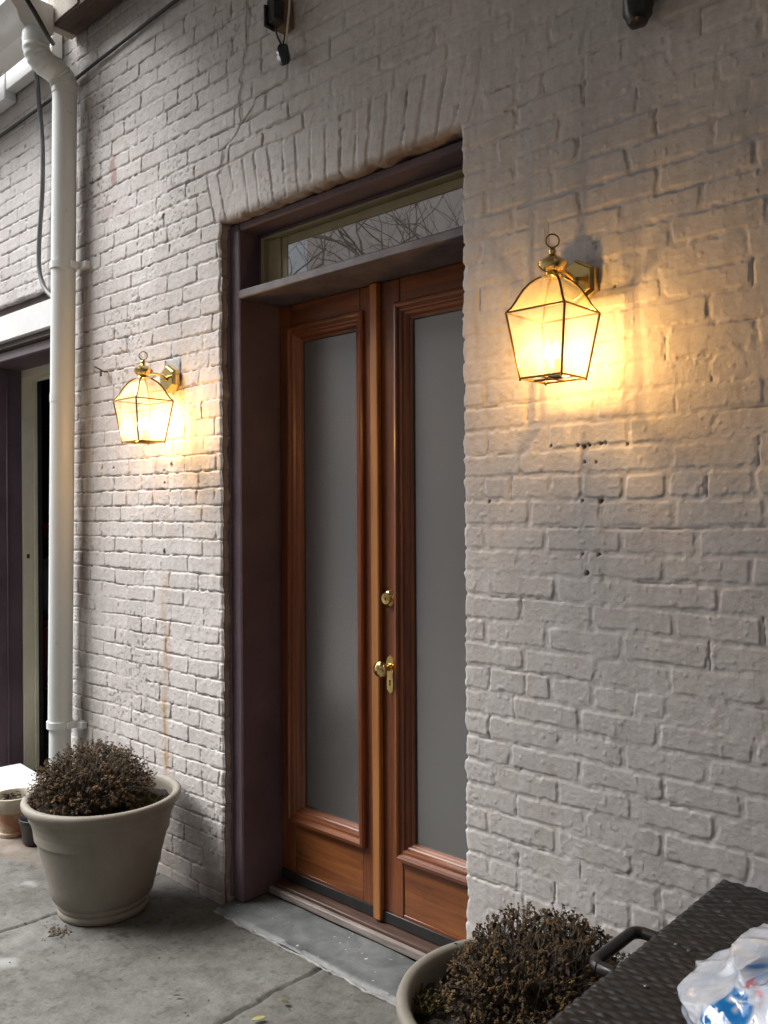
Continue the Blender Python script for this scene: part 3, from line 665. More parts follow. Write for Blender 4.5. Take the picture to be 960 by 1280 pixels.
LY = 0.240                          # front face of the leaves
GX = {0: (-2.582, -2.169), 1: (-2.013, -1.612)}   # outer edges of the glazing moulding
LX = {0: (JX0 + 0.002, -2.1015), 1: (-2.0985, JX1 - 0.002)}
MZ0, MZ1, Z0, Z1 = 0.300, 2.240, 0.068, ZB - 0.003
def rect_sweep(mb, x0, x1, z0, z1, prof, mi_h=0, mi_v=1, bottom=None):
    loops = []
    for i, (s, y) in enumerate(prof):
        sb, yb = bottom[i] if bottom else (s, y)
        loops.append([(x0 + s, yb, z0 + sb), (x1 - s, yb, z0 + sb), (x1 - s, y, z1 - s), (x0 + s, y, z1 - s)])
    for a, c in zip(loops[:-1], loops[1:]):
        for k in range(4):
            mb.add([a[k], a[(k + 1) % 4], c[(k + 1) % 4], c[k]], [(0, 1, 2, 3)], mi_h if k in (0, 2) else mi_v)
PROF = [(-0.001, 0.2405), (-0.001, 0.229), (0.003, 0.2255), (0.011, 0.2245), (0.017, 0.228), (0.0195, 0.2345), (0.0225, 0.2345), (0.027, 0.2325), (0.032, 0.2345),
        (0.036, 0.242), (0.0385, 0.2425), (0.044, 0.2455), (0.050, 0.2535), (0.0515, 0.258), (0.054, 0.258), (0.060, 0.261), (0.062, 0.270)]
BOT = [(-0.006, 0.2405), (-0.006, 0.226), (-0.001, 0.217), (0.010, 0.2145), (0.018, 0.219), (0.023, 0.227), (0.026, 0.228), (0.031, 0.2285), (0.036, 0.231),
       (0.040, 0.240), (0.042, 0.241), (0.046, 0.244), (0.050, 0.250), (0.0515, 0.252), (0.053, 0.253), (0.056, 0.258), (0.058, 0.270)]
for k in (0, 1):
    x0, x1 = LX[k]; g0, g1 = GX[k]
    lf = MB(); th = LY + 0.045
    lf.box(x0, g0 + 0.02, LY, th, Z0, Z1, 0.003, 0)                      # stiles
    lf.box(g1 - 0.02, x1, LY, th, Z0, Z1, 0.003, 0)
    lf.box(g0 + 0.021, g1 - 0.021, LY + 0.0008, th, MZ1 - 0.02, Z1, 0.001, 1)      # top rail
    lf.box(g0 + 0.021, g1 - 0.021, LY + 0.0008, th, 0.268, MZ0 + 0.02, 0.001, 1)     # lock rail
    lf.box(g0 + 0.021, g1 - 0.021, LY + 0.0008, th, Z0, 0.105, 0.001, 1)             # bottom rail
    leaf = obj('door_leaf', lf, [M['wood_v'], M['wood_h']], door, 40)
    mo = MB(); rect_sweep(mo, g0, g1, MZ0, MZ1, PROF, 0, 1, BOT)
    obj('glazing_moulding', mo, [M['wood_h'], M['wood_v']], leaf, 35)
    gl = MB(); gl.box(g0 + 0.058, g1 - 0.058, 0.2665, 0.2695, MZ0 + 0.05, MZ1 - 0.058)
    obj('glass_pane', gl, M['frosted'], leaf)
    bd = MB()                                                            # black glazing putty line
    rect_sweep(bd, g0 + 0.0595, g1 - 0.0595, MZ0 + 0.0555, MZ1 - 0.0595, [(0, 0.262), (0.004, 0.2645), (0.0045, 0.2668)])
    obj('glazing_seal', bd, M['rubber'], leaf)
    pn = MB()
    pn.box(g0 + 0.022, g1 - 0.022, LY + 0.004, th - 0.005, 0.1055, 0.2675, 0.001)
    obj('lower_panel', pn, M['panel'], leaf, 35)
    sw = MB(); sw.box(x0 + 0.002, x1 - 0.001, LY - 0.008, LY - 0.0005, 0.056, 0.096, 0.002)
    obj('door_sweep', sw, M['rubber'], leaf, 40)
    if k == 1:
        a = MB(); a.box(-2.119, -2.081, LY - 0.024, LY - 0.0006, 0.062, Z1 - 0.002, 0.004)
        obj('astragal', a, M['oak'], leaf, 40)
        # deadbolt: rosette and cylinder
        def face_lathe(mb, prof, x, z, n=28):
            t = MB().lathe([(r, d) for r, d in prof], n=n)
            mb.add([(x + p[0], LY - p[2], z + p[1]) for p in t.v], [q[::-1] for q in t.f])
        db = MB(); face_lathe(db, [(0.0, 0.0), (0.029, 0.0005), (0.030, 0.004), (0.027, 0.009), (0.022, 0.012), (0.021, 0.016), (0.0195, 0.019), (0.013, 0.020), (0.0, 0.020)], -2.052, 1.205)
        dbo = obj('deadbolt', db, M['brass'], leaf, 35)
        kh = MB(); kh.box(-2.0535, -2.0505, LY - 0.0215, LY - 0.0195, 1.199, 1.211)
        obj('keyhole', kh, M['black'], dbo)
        kp = MB()
        pl = [(-0.015, -0.075), (-0.017, -0.05), (-0.014, -0.02), (-0.019, 0.0), (-0.019, 0.025), (-0.012, 0.043), (0.0, 0.052), (0.012, 0.043), (0.019, 0.025), (0.019, 0.0), (0.014, -0.02), (0.017, -0.05), (0.015, -0.075), (0.0, -0.088)]
        vs = [(-2.047 + a_, LY - 0.0005, 0.955 + c_) for a_, c_ in pl] + [(-2.047 + a_ * .88, LY - 0.0045, 0.955 + c_ * .96) for a_, c_ in pl]
        n_ = len(pl); kp.add(vs, [(i, (i + 1) % n_, n_ + (i + 1) % n_, n_ + i) for i in range(n_)] + [tuple(range(n_, 2 * n_))])
        kpo = obj('lock_plate', kp, M['brass'], leaf, 30)
        kb = MB(); face_lathe(kb, [(0.012, 0.004), (0.013, 0.008), (0.0085, 0.012), (0.0085, 0.030), (0.014, 0.036), (0.024, 0.041), (0.0285, 0.049), (0.0285, 0.056), (0.024, 0.063), (0.013, 0.068), (0.0, 0.069)], -2.047, 0.962)
        obj('door_knob', kb, M['brass'], leaf, 60)
        ky = MB(); ky.box(-2.0485, -2.0455, LY - 0.0062, LY - 0.0044, 0.898, 0.913); ky.lathe([(0, 0), (.0036, 0), (.0036, .0012), (0, .0012)], n=10)
        v2 = ky.v[8:]; ky.v[8:] = [(-2.047 + p[0], LY - 0.0046 - p[2], 0.914 + p[1]) for p in v2]
        obj('keyhole', ky, M['black'], kpo)
thr = MB()
thr.box(JX0 + 0.002, JX1 - 0.002, 0.187, 0.30, 0.016, 0.0535, 0.003)
to = obj('threshold', thr, M['sill_wood'], door, 40)
te = MB(); te.box(JX0 + 0.002, JX1 - 0.002, 0.166, 0.1865, 0.015, 0.043, 0.004)
obj('threshold_nosing', te, M['sill_edge'], to, 40)
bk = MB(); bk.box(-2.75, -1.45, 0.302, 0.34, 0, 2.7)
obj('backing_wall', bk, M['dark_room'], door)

# slate step in front of the door
rs = np.random.RandomState(4)
st = MB(); nxs = 90; xs_ = np.linspace(DX0 + 0.012, DX1 - 0.012, nxs); ys_ = np.linspace(-0.052, 0.165, 30)
XX, YY = np.meshgrid(xs_, ys_)
ZZ = 0.014 + (fbm(XX * 7, YY * 7, 301, 3) - .5) * 0.008
fr_ = sst(0.016, 0.0, YY + 0.052); ZZ = ZZ - fr_ * 0.011
YY = YY + np.where(YY < -0.04, (fbm(XX * 16, XX * 0, 303, 3) - .5) * 0.022, 0)
st.grid(np.stack([XX, YY, ZZ], -1))
st.add([(x, y, -0.01) for x, y in zip(XX[0], YY[0])] + [(x, y, z) for x, y, z in zip(XX[0], YY[0], ZZ[0])], [(i, i + 1, nxs + i + 1, nxs + i) for i in range(nxs - 1)])
o = obj('doorstep', st, M['slate'], None, 60); tag(o, 'flat blue grey slate doorstep with pale flecks below the wooden double door', 'doorstep')
mj = MB(); pts = [(x, -0.056 + 0.003 * math.sin(x * 31) + rs.uniform(-.004, .004), 0.0015 + rs.uniform(-.002, .002)) for x in np.arange(DX0 + .01, DX1, 0.02)]
mj.tube(pts, [0.0042 + rs.uniform(-.002, .0025) for _ in pts], 6)
obj('mortar_line', mj, noisy('pale_mortar', (0.20, 0.195, 0.185), (0.36, 0.355, 0.34), 30, 0.9, 0.5, 90), o, 60)

# ------------------------------------------------------------------ side doorway beyond the pipe
sd = thing('side_doorway', 'open side doorway with aubergine jamb and cream inner frame beyond the downpipe', 'doorway', (-4.5, 0.05, 0))
f = MB(); f.box(SX0 + 0.004, -4.965, 0.04, 0.25, 0.0, 2.40, 0.006); f.box(-4.075, SX1 - 0.004, 0.04, 0.25, 0, 2.40, 0.006); f.box(-4.966, -4.074, 0.041, 0.249, 2.345, 2.40, 0.006)
f.box(-4.964, -4.950, 0.155, 0.168, 0.0, 2.344, 0.003)
obj('outer_frame', f, M['purple'], sd, 40)
f = MB(); f.box(SX0 + 0.004, -4.962, 0.252, 0.315, 0.0, 2.38, 0.003); f.box(SX0 + 0.004, -4.948, 0.316, 0.338, 0.0, 2.38, 0.003)
f.box(-4.961, -4.06, 0.252, 0.315, 2.30, 2.38, .003); f.box(-4.947, -4.06, 0.316, 0.338, 2.29, 2.38, .003)
fo = obj('inner_frame', f, M['cream'], sd, 40)
k = MB(); k.box(-4.9625, -4.9605, 0.275, 0.292, 1.25, 1.275)
obj('strike_plate', k, M['brass_dark'], fo)
l_ = MB(); l_.box(SX0 + 0.002, SX1 - 0.002, -0.012, 0.10, 2.432, 2.568, 0.004)
obj('lintel_board', l_, M['white'], sd, 40)
l_ = MB(); l_.box(SX0 + 0.002, SX1 - 0.002, 0.030, 0.101, 2.569, 2.624, 0.002); l_.box(SX0 + 0.002, SX1 - 0.002, 0.012, 0.2, 2.4005, 2.4315, 0.002)
obj('lintel_trim', l_, M['beam'], sd, 40)
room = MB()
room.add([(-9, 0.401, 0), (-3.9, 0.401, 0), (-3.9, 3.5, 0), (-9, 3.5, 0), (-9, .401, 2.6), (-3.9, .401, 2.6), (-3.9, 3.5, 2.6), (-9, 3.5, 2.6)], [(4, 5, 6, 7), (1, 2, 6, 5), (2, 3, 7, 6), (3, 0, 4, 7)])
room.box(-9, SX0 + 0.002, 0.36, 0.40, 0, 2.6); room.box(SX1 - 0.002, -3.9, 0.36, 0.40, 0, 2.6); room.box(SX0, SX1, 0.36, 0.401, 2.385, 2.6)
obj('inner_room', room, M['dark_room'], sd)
def crate(name, x, y, z, w, d, h, m, label, cat):
    c = MB(); t = 0.02
    c.box(x - w, x + w, y - d, y + d, z, z + h * .9, 0.008); c.box(x - w - .01, x + w + .01, y - d - .01, y + d + .01, z + h * .9 + .001, z + h, 0.006)
    for q in (-.5, 0, .5): c.box(x + w * q - .012, x + w * q + .012, y - d - .008, y - d - .001, z + .02, z + h * .85, 0.002)
    tag(obj(name, c, m, None, 40), label, cat)
sh = MB()
for z in (0.36, 0.85, 1.33): sh.box(-6.35, -5.55, 0.62, 1.02, z - 0.03, z, 0.003)
for x in (-6.33, -5.57):
    for y in (0.64, 1.0): sh.box(x - .018, x + .018, y - .018, y + .018, 0, 1.75, 0.003)
tag(obj('storage_shelf', sh, M['rubber'], None, 40), 'dark storage shelf inside the open side doorway', 'shelf')
crate('red_crate', -5.83, 0.80, 0.361, 0.22, 0.15, 0.44, M['red'], 'tall red bin on the low shelf inside the side doorway', 'bin')
crate('red_crate', -5.83, 0.80, 1.331, 0.2, 0.15, 0.13, M['red'], 'small red box on the top shelf inside the side doorway', 'box')
crate('grey_crate', -5.83, 0.80, 0.851, 0.2, 0.15, 0.36, M['conduit'], 'grey box on the middle shelf between the red bin and the red box', 'box')
ss = MB(); ss.box(-0.36, 0.36, -0.17, 0.17, 0, 0.12, 0.008)
so = obj('stone_slab', ss, M['white'], None, 40); so.location = (-4.42, -0.055, 0.0); so.rotation_euler = (0, 0, R(-5))
tag(so, 'thick white slab serving as a step before the open side doorway', 'step')

# ------------------------------------------------------------------ downpipe, eaves and wires
PX, PY = -3.795, -0.075
px_at = lambda z: PX - 0.065 * (2.96 - z) / 2.35
dp = thing('downpipe', 'pale grey downpipe with ribbed elbows on the brick wall', 'downpipe', (px_at(0), PY, 0))
p = MB(); p.tube([(px_at(z), PY, z) for z in (0.0, 0.55)], 0.049, 24); p.tube([(px_at(z), PY, z) for z in np.linspace(0.54, 3.46, 12)], [0.0545] * 12, 28)
p.tube([(px_at(z), PY, z) for z in (2.03, 2.07)], 0.0565, 28)
obj('pipe', p, M['pipe'], dp, 50)
def arc(c, r, a0, a1, n):   # in the YZ plane at X = px
    return [(c[0], c[1] + r * math.cos(a), c[2] + r * math.sin(a)) for a in np.linspace(a0, a1, n)]
xe = px_at(3.46)
e1 = [(xe, PY, 3.45), (xe, PY, 3.47)] + arc((xe, PY - 0.075, 3.475), 0.075, 0, R(75), 26)
p1 = Vector(e1[-1]); d1 = Vector((0, -math.sin(R(75)), math.cos(R(75))))
q = p1 + d1 * 0.025
e2 = [tuple(q)]; c2 = q + Vector((0, math.cos(R(75)), math.sin(R(75)))) * 0.075
e2 += arc(tuple(c2), 0.075, R(255), R(180), 22)[1:]
end = Vector(e2[-1]); e2 += [tuple(end + Vector((0, 0, .02))), tuple(end + Vector((0, 0, 0.06)))]
path = e1 + e2
rr = [0.0575 + (0.0027 * ((i // 2) % 2) if (2 < i < 27 or 30 < i < 51) else 0) for i in range(len(path))]
e = MB(); e.tube(path, rr, 28)
obj('elbow', e, M['pipe'], dp, 40)
for z in (0.525, 2.66):
    s_ = MB(); s_.lathe([(0.0555, -0.017), (0.0605, -0.016), (0.0605, 0.016), (0.0555, 0.017)], (px_at(z), PY, z), 28)
    s_.box(px_at(z) + 0.054, px_at(z) + 0.115, -0.03, 0.001, z - 0.016, z + 0.016, 0.003)
    s_.box(px_at(z) + 0.04, px_at(z) + 0.072, -0.075, -0.028, z - 0.016, z + 0.016, 0.003)
    s_.box(px_at(z) - 0.066, px_at(z) - 0.050, PY - 0.03, PY - 0.005, z - 0.014, z + 0.014, 0.002)
    obj('pipe_strap', s_, M['pipe'], dp, 40)
gy = float(end.y)
g = MB()
prof = [(-0.03, 3.83), (-0.03, 3.70), (-0.06, 3.672), (-0.15, 3.672), (-0.185, 3.70), (-0.20, 3.745), (-0.235, 3.78), (-0.235, 3.83), (-0.228, 3.83), (-0.228, 3.785), (-0.195, 3.75), (-0.178, 3.705), (-0.148, 3.68), (-0.062, 3.68), (-0.037, 3.703), (-0.037, 3.83)]
GY = -0.105
vs = []
for x in (-9.0, -3.765): vs += [(x, GY + y, z) for y, z in prof]
n_ = len(prof); g.add(vs, [(i, (i + 1) % n_, n_ + (i + 1) % n_, n_ + i) for i in range(n_)])
g.add([(-3.765, GY + y, z) for y, z in prof[:8]], [tuple(range(8))])
go = obj('gutter', g, M['white'], None, 35); tag(go, 'white eaves gutter feeding the downpipe top', 'gutter')
fb = MB(); fb.box(-4.435, -3.93, -0.062, -0.008, 3.695, 3.95, 0.004); fb.box(-9, -4.437, -0.068, -0.006, 3.652, 3.95, 0.004)
tag(obj('fascia_board', fb, M['white'], None, 40), 'stepped white fascia boards under the gutter', 'board')
bm_ = MB(); bm_.box(-3.78, -0.2, -0.125, -0.012, 3.745, 3.96, 0.006, 0)
bo = obj('eaves_beam', bm_, M['beam'], None, 40); tag(bo, 'weathered brown timber beam along the top of the brick wall', 'beam')
be = MB(); be.box(-3.83, -3.55, -0.131, -0.126, 3.758, 3.95, 0.002); be.box(-3.831, -3.781, -0.125, -0.012, 3.747, 3.95, 0.003)
obj('flaked_cladding', be, M['beam_end'], bo, 40)
pr = thing('porch_shade_roof', 'unseen porch roof over the wooden beam, sized to shade the wall', 'roof', (-1, -1, 3.97))
r_ = MB(); r_.box(-3.72, 3.0, -4.6, -0.02, 3.965, 4.02, 0.004)  # deck lies out of view, its extent set to shade the right wall
obj('roof_deck', r_, M['roof'], pr, 40)
for x in np.arange(-3.3, 3.3, 0.8):
    r_ = MB(); r_.box(x - .03, x + .03, -4.55, -0.14, 3.84, 3.964, 0.004); obj('rafter', r_, M['roof'], pr, 40)
def wire(name, pts, r, m, label, cat='cable', n=8):
    P = [Vector(p) for p in pts]; out = []
    for i in range(len(P) - 1):
        a, b_, c, d = P[max(i - 1, 0)], P[i], P[i + 1], P[min(i + 2, len(P) - 1)]
        for t in np.linspace(0, 1, 6, endpoint=False):
            out.append(0.5 * ((2 * b_) + (-a + c) * t + (2 * a - 5 * b_ + 4 * c - d) * t * t + (-a + 3 * b_ - 3 * c + d) * t ** 3))
    out.append(P[-1]); o = obj(name, MB().tube(out, r, n), m, None, 60); return tag(o, label, cat)
wire('wall_cable', [at(x, y, -0.012) for x, y in ((-60, 212), (3, 168), (40, 141.5), (68, 121), (100, 94), (160, 47), (222, -1), (290, -52))], 0.0075, M['cable'], 'dark cable running level along the brickwork behind the downpipe')
wire('flexible_conduit', [at(x, y, -0.035) for x, y in ((45, 72), (46, 95), (49, 130), (53, 180), (53, 235), (49, 300), (49, 335), (54, 356), (62, 368), (74, 378))], 0.0115, M['conduit'], 'grey flexible conduit hanging beside the downpipe above the side doorway', 'conduit')
wire('drop_cable', [at(x, y, d) for x, y, d in ((22, -24, -.43), (33, -2, -.41), (46, 20, -.36), (58, 42, -.30), (66, 54, -.20))], 0.0105, M['black'], 'thick black cable slanting down past the gutter to the downpipe elbow')

# ------------------------------------------------------------------ lanterns
def make_lantern(x, z):
    cy = -0.14; root = thing('wall_lantern', '', 'lantern', (x, 0, z), 'brass wall lanterns beside the door')
    zc = z; A = 0.0835; Bq = 0.059; HB = -0.163
    c = lambda r, dz: [(x - r, cy - r, zc + dz), (x + r, cy - r, zc + dz), (x + r, cy + r, zc + dz), (x - r, cy + r, zc + dz)]
    bp = MB(); hx = [(0, .059), (.051, .030), (.051, -.030), (0, -.059), (-.051, -.030), (-.051, .030)]
    lay = [(1.0, -0.002), (1.0, -0.024), (0.87, -0.034), (0.82, -0.036)]
    vs = []
    for s, y in lay: vs += [(x + a * s, y, zc + 0.10 + b_ * s) for a, b_ in hx]
    fs = [tuple((k * 6 + i, k * 6 + (i + 1) % 6, k * 6 + 6 + (i + 1) % 6, k * 6 + 6 + i)) for k in range(3) for i in range(6)] + [tuple(range(18, 24)), tuple(range(5, -1, -1))]
    bp.add(vs, [f_[::-1] for f_ in fs]); obj('backplate', bp, M['brass'], root)
    a = MB(); a.tube([(x, -0.033, zc + .098), (x, -0.05, zc + .108), (x, -0.08, zc + .114), (x, -0.11, zc + .113), (x, cy, zc + .108)], [.007, .006, .0055, .0055, .0055], 10)
    a.lathe([(0.0, 0), (0.010, 0), (0.011, .004), (.008, .008), (0, .008)], n=12)
    k = len(a.v) - 60; a.v[k:] = [(x + p[0], -0.0355 - p[2], zc + 0.098 + p[1]) for p in a.v[k:]]
    obj('arm', a, M['brass'], root, 50)
    cp = MB(); cp.lathe([(0, .086), (.019, .087), (.023, .092), (.020, .097), (.019, .100), (.028, .106), (.0365, .118), (.0375, .124), (.030, .131), (.017, .139), (.010, .144), (.008, .149), (.010, .153), (.0085, .158), (.0055, .163), (0, .165)], (x, cy, zc), 32)
    cap = obj('cap', cp, M['brass'], root, 50)
    rg = MB(); rg.tube([(x + .0165 * math.cos(t) * .74, cy + .0165 * math.cos(t) * .67, zc + .180 + .0165 * math.sin(t)) for t in np.linspace(0, 2 * math.pi, 25)], 0.0021, 8, False)
    obj('ring', rg, M['brass_dark'], cap, 60)
    RP = [(.0205, .089), (.030, .083), (.0415, .0725), (.0520, .057), (.0605, .040), (.0675, .024), (.0745, .0105), (A, 0.0)]
    fr = MB(); rb = 0.0033
    def sq(r, dz):
        q = c(r, dz)
        for i in range(4): fr.tube([q[i], q[(i + 1) % 4]], rb, 4, True, 0, math.pi / 4)
    sq(A, 0); sq(Bq, HB)
    for i in range(4):
        fr.tube([c(r, dz)[i] for r, dz in RP], rb, 6); fr.tube([c(A, 0)[i], c(Bq, HB)[i]], rb, 6)
        bt = c(Bq, HB)[i]; fr.lathe([(0, -.007), (.0035, -.004), (.003, 0), (0, .001)], bt, 8)
    # candle tray held by two crossing straps
    q = c(Bq - .002, HB)
    for i in (0, 1): fr.tube([((q[i][0] + q[(i + 1) % 4][0]) / 2, (q[i][1] + q[(i + 1) % 4][1]) / 2, zc + HB), ((q[i + 2][0] + q[(i + 3) % 4][0]) / 2, (q[i + 2][1] + q[(i + 3) % 4][1]) / 2, zc + HB)], rb, 4)
    obj('cage', fr, M['brass_dark'], root, 40)
    for i in range(4):
        j = (i + 1) % 4; e_ = .0008
        g = MB(); vs = []
        for r, dz in RP: q = c(r - e_, dz); vs += [q[i], q[j]]
        g.add(vs, [(2 * k, 2 * k + 1, 2 * k + 3, 2 * k + 2) for k in range(len(RP) - 1)]); obj('roof_pane', g, M['roofglass'], root, 180)
        g = MB(); q0, q1 = c(A - e_, -.001), c(Bq - e_, HB + .001); g.add([q0[i], q0[j], q1[j], q1[i]], [(0, 1, 2, 3)]); obj('glass_pane', g, M['lampglass'], root)
    cl = MB(); cl.lathe([(0, HB + .003), (.018, HB + .003), (.021, HB + .007), (.012, HB + .011), (.006, HB + .016), (0, HB + .017)], (x, cy, zc), 20)
    spots = [(x + .0125 * math.cos(t), cy + .0125 * math.sin(t)) for t in (R(100), R(220), R(340))]
    for sx, sy in spots:
        cl.tube([(x, cy, zc + HB + .010), (sx, sy, zc + HB + .012)], .003, 6)
        cl.lathe([(0, HB + .008), (.009, HB + .011), (.010, HB + .015), (.0068, HB + .016), (.0068, HB + .046), (0, HB + .0465)], (sx, sy, zc), 14)
    clo = obj('candle_cluster', cl, M['ivory'], root, 50)
    for sx, sy in spots:
        b_ = MB(); b_.lathe([(0, HB + .047), (.006, HB + .0475), (.0098, HB + .056), (.0105, HB + .064), (.0085, HB + .076), (.0045, HB + .087), (.0012, HB + .095), (0, HB + .096)], (sx, sy, zc), 12)
        bo_ = obj('bulb', b_, M['bulbglass'], clo, 180)
        b_ = MB(); b_.lathe([(0, HB + .058), (.0013, HB + .059), (.0016, HB + .068), (.0013, HB + .077), (0, HB + .078)], (sx, sy, zc), 8)
        obj('filament', b_, M['bulb'], clo, 180)
    return root
lan = make_lantern(-1.145, 2.003)
lan['label'] = 'lit brass lantern on the brick right of the wooden door'
lan2 = dup_tree(lan); lan2.location = (-3.022, 0, 1.957)
lan2['label'] = 'lit brass lantern between the downpipe and the wooden door'

# ------------------------------------------------------------------ small wall fittings
wj = thing('wiring_junction', 'old black socket on a wood block with a dangling plug above the door', 'socket', at(352, 40, 0))
A0 = at(356, 20, 0)
b = MB(); x, _, z = at(356.5, 20, -0.02); b.box(x - .028, x + .028, -0.045, -0.003, z - .052, z + .052, 0.004); obj('wood_block', b, M['timber'], wj, 40)
b = MB(); b.box(x - .026, x + .022, -0.085, -0.0455, z - .045, z + .040, 0.006); b.box(x - .03, x - .018, -0.095, -0.0452, z - .058, z + .02, 0.004); obj('socket_box', b, M['black'], wj, 40)
b = MB(); b.tube([at(362.5, -8, -0.05), at(361.5, 12, -0.05), at(359, 36, -0.045), at(356.5, 57, -0.03)], 0.0038, 8); obj('pale_wire', b, M['ivory'], wj, 60)
b = MB(); b.tube([at(345, 34, -0.07), at(345.5, 42, -0.06), at(349, 51, -0.05), at(353, 58, -0.04)], 0.0035, 8); b.tube([at(356.5, 40, -.03), at(355, 49, -.03), at(354, 58, -.035)], .003, 8); obj('dark_wire', b, M['black'], wj, 60)
b = MB(); c0 = at(354.5, 68, -0.035)
b.lathe([(0, .034), (.012, .032), (.020, .022), (.024, .005), (.023, -.012), (.017, -.028), (.008, -.036), (0, -.038)], c0, 10, jit=lambda i, a: .004 * math.sin(3 * a + i))
obj('plug', b, M['blueblack'], wj, 30)
ms = thing('motion_sensor', 'black rubbery sensor with ivory cover at the wall top above the right lantern', 'sensor', at(797, 5, 0))
c0 = at(797, 8, -0.045)
b = MB(); b.lathe([(0, -.047), (.018, -.046), (.026, -.040), (.027, -.030), (.031, -.020), (.036, -.005), (.0375, .02), (.036, .06), (.03, .075), (0, .08)], c0, 18, jit=lambda i, a: .0028 * math.sin(2 * a + i * 1.7) + .002 * math.sin(5 * a + i))
obj('housing', b, M['black'], ms, 50)
b = MB(); d = Vector((CAM[0] - c0[0], CAM[1] - c0[1], 0)).normalized(); c1 = Vector(c0) + d * 0.012 + Vector((0.006, 0, .012))
b.lathe([(0, -.012), (.016, -.010), (.024, -.002), (.027, .010), (.027, .05), (.02, .065), (0, .068)], tuple(c1), 20)
obj('cover', b, M['ivory'], ms, 60)
b = MB(); b.box(c0[0] - .02, c0[0] + .02, c0[1] + .025, -0.003, c0[2] + .03, c0[2] + .07, 0.004); obj('bracket', b, M['black'], ms, 40)
b = MB(); P0, P1 = Vector(at(119, 458.5, -0.03)), Vector(at(131, 465, -0.022)); b.tube([P0, P1], .0042, 6); b.tube([(P1.x - .012, 0.0, P1.z + .004), (P1.x - .012, -.03, P1.z + .004)], .0035, 6)
m_ = (P0 + P1) / 2; b.box(m_.x - .001, m_.x + .016, m_.y - .002, m_.y + .002, m_.z - .032, m_.z - .004, 0.001)
tag(obj('iron_hook', b, M['rust'], None, 40), 'small rusty hook with a hanging tab on the brick near the downpipe', 'hook')

# ------------------------------------------------------------------ planters and dried plants
RIMZ, RIMR, BASER = 0.445, 0.302, 0.172
def make_planter(x, y, label):
    root = thing('planter', label, 'planter', (x, y, 0), 'large putty coloured planters'); root.scale = (0.965, 0.965, 1)
    b = MB()
    def side(z): return BASER + (0.268 - BASER) * (z / 0.37)
    prof = [(0, 0.002), (BASER - .010, 0.002), (BASER - 0.003, 0.006), (BASER, 0.016), (BASER + .001, 0.028), (BASER - .003, .034), (BASER + .0035, .040), (BASER + .0055, .052), (BASER + .003, .058)]
    prof += [(side(z), z) for z in (0.07, .12, .18, .24, .30, .345)]
    prof += [(0.267, .362), (.268, .368), (.2755, .376), (.2765, .386), (.281, .398), (.288, .408), (.2965, .414), (.3015, .424), (.302, .434), (.298, .442), (.290, .446), (.278, .444), (.270, .436), (.268, .42), (.262, .36), (0.255, .30)]
    b.lathe(prof, (x, y, 0), 72, jit=lambda i, a: 0.0012 * math.sin(2 * a + 0.5))
    obj('pot', b, M['planter'], root, 50)
    s_ = MB(); n1, n2 = 26, 40; vs = []; P = np.zeros((n1, n2 + 1, 3))
    for i in range(n1):
        for j in range(n2 + 1):
            r = 0.266 * i / (n1 - 1); a = 2 * math.pi * j / n2
            P[i, j] = (x + r * math.cos(a), y + r * math.sin(a), 0)
    P[..., 2] = 0.395 + (fbm(P[..., 0] * 25, P[..., 1] * 25, 401, 3) - .5) * 0.05
    P[:, -1] = P[:, 0]
    s_.grid(P); obj('soil', s_, M['soil'], root, 60)
    return root
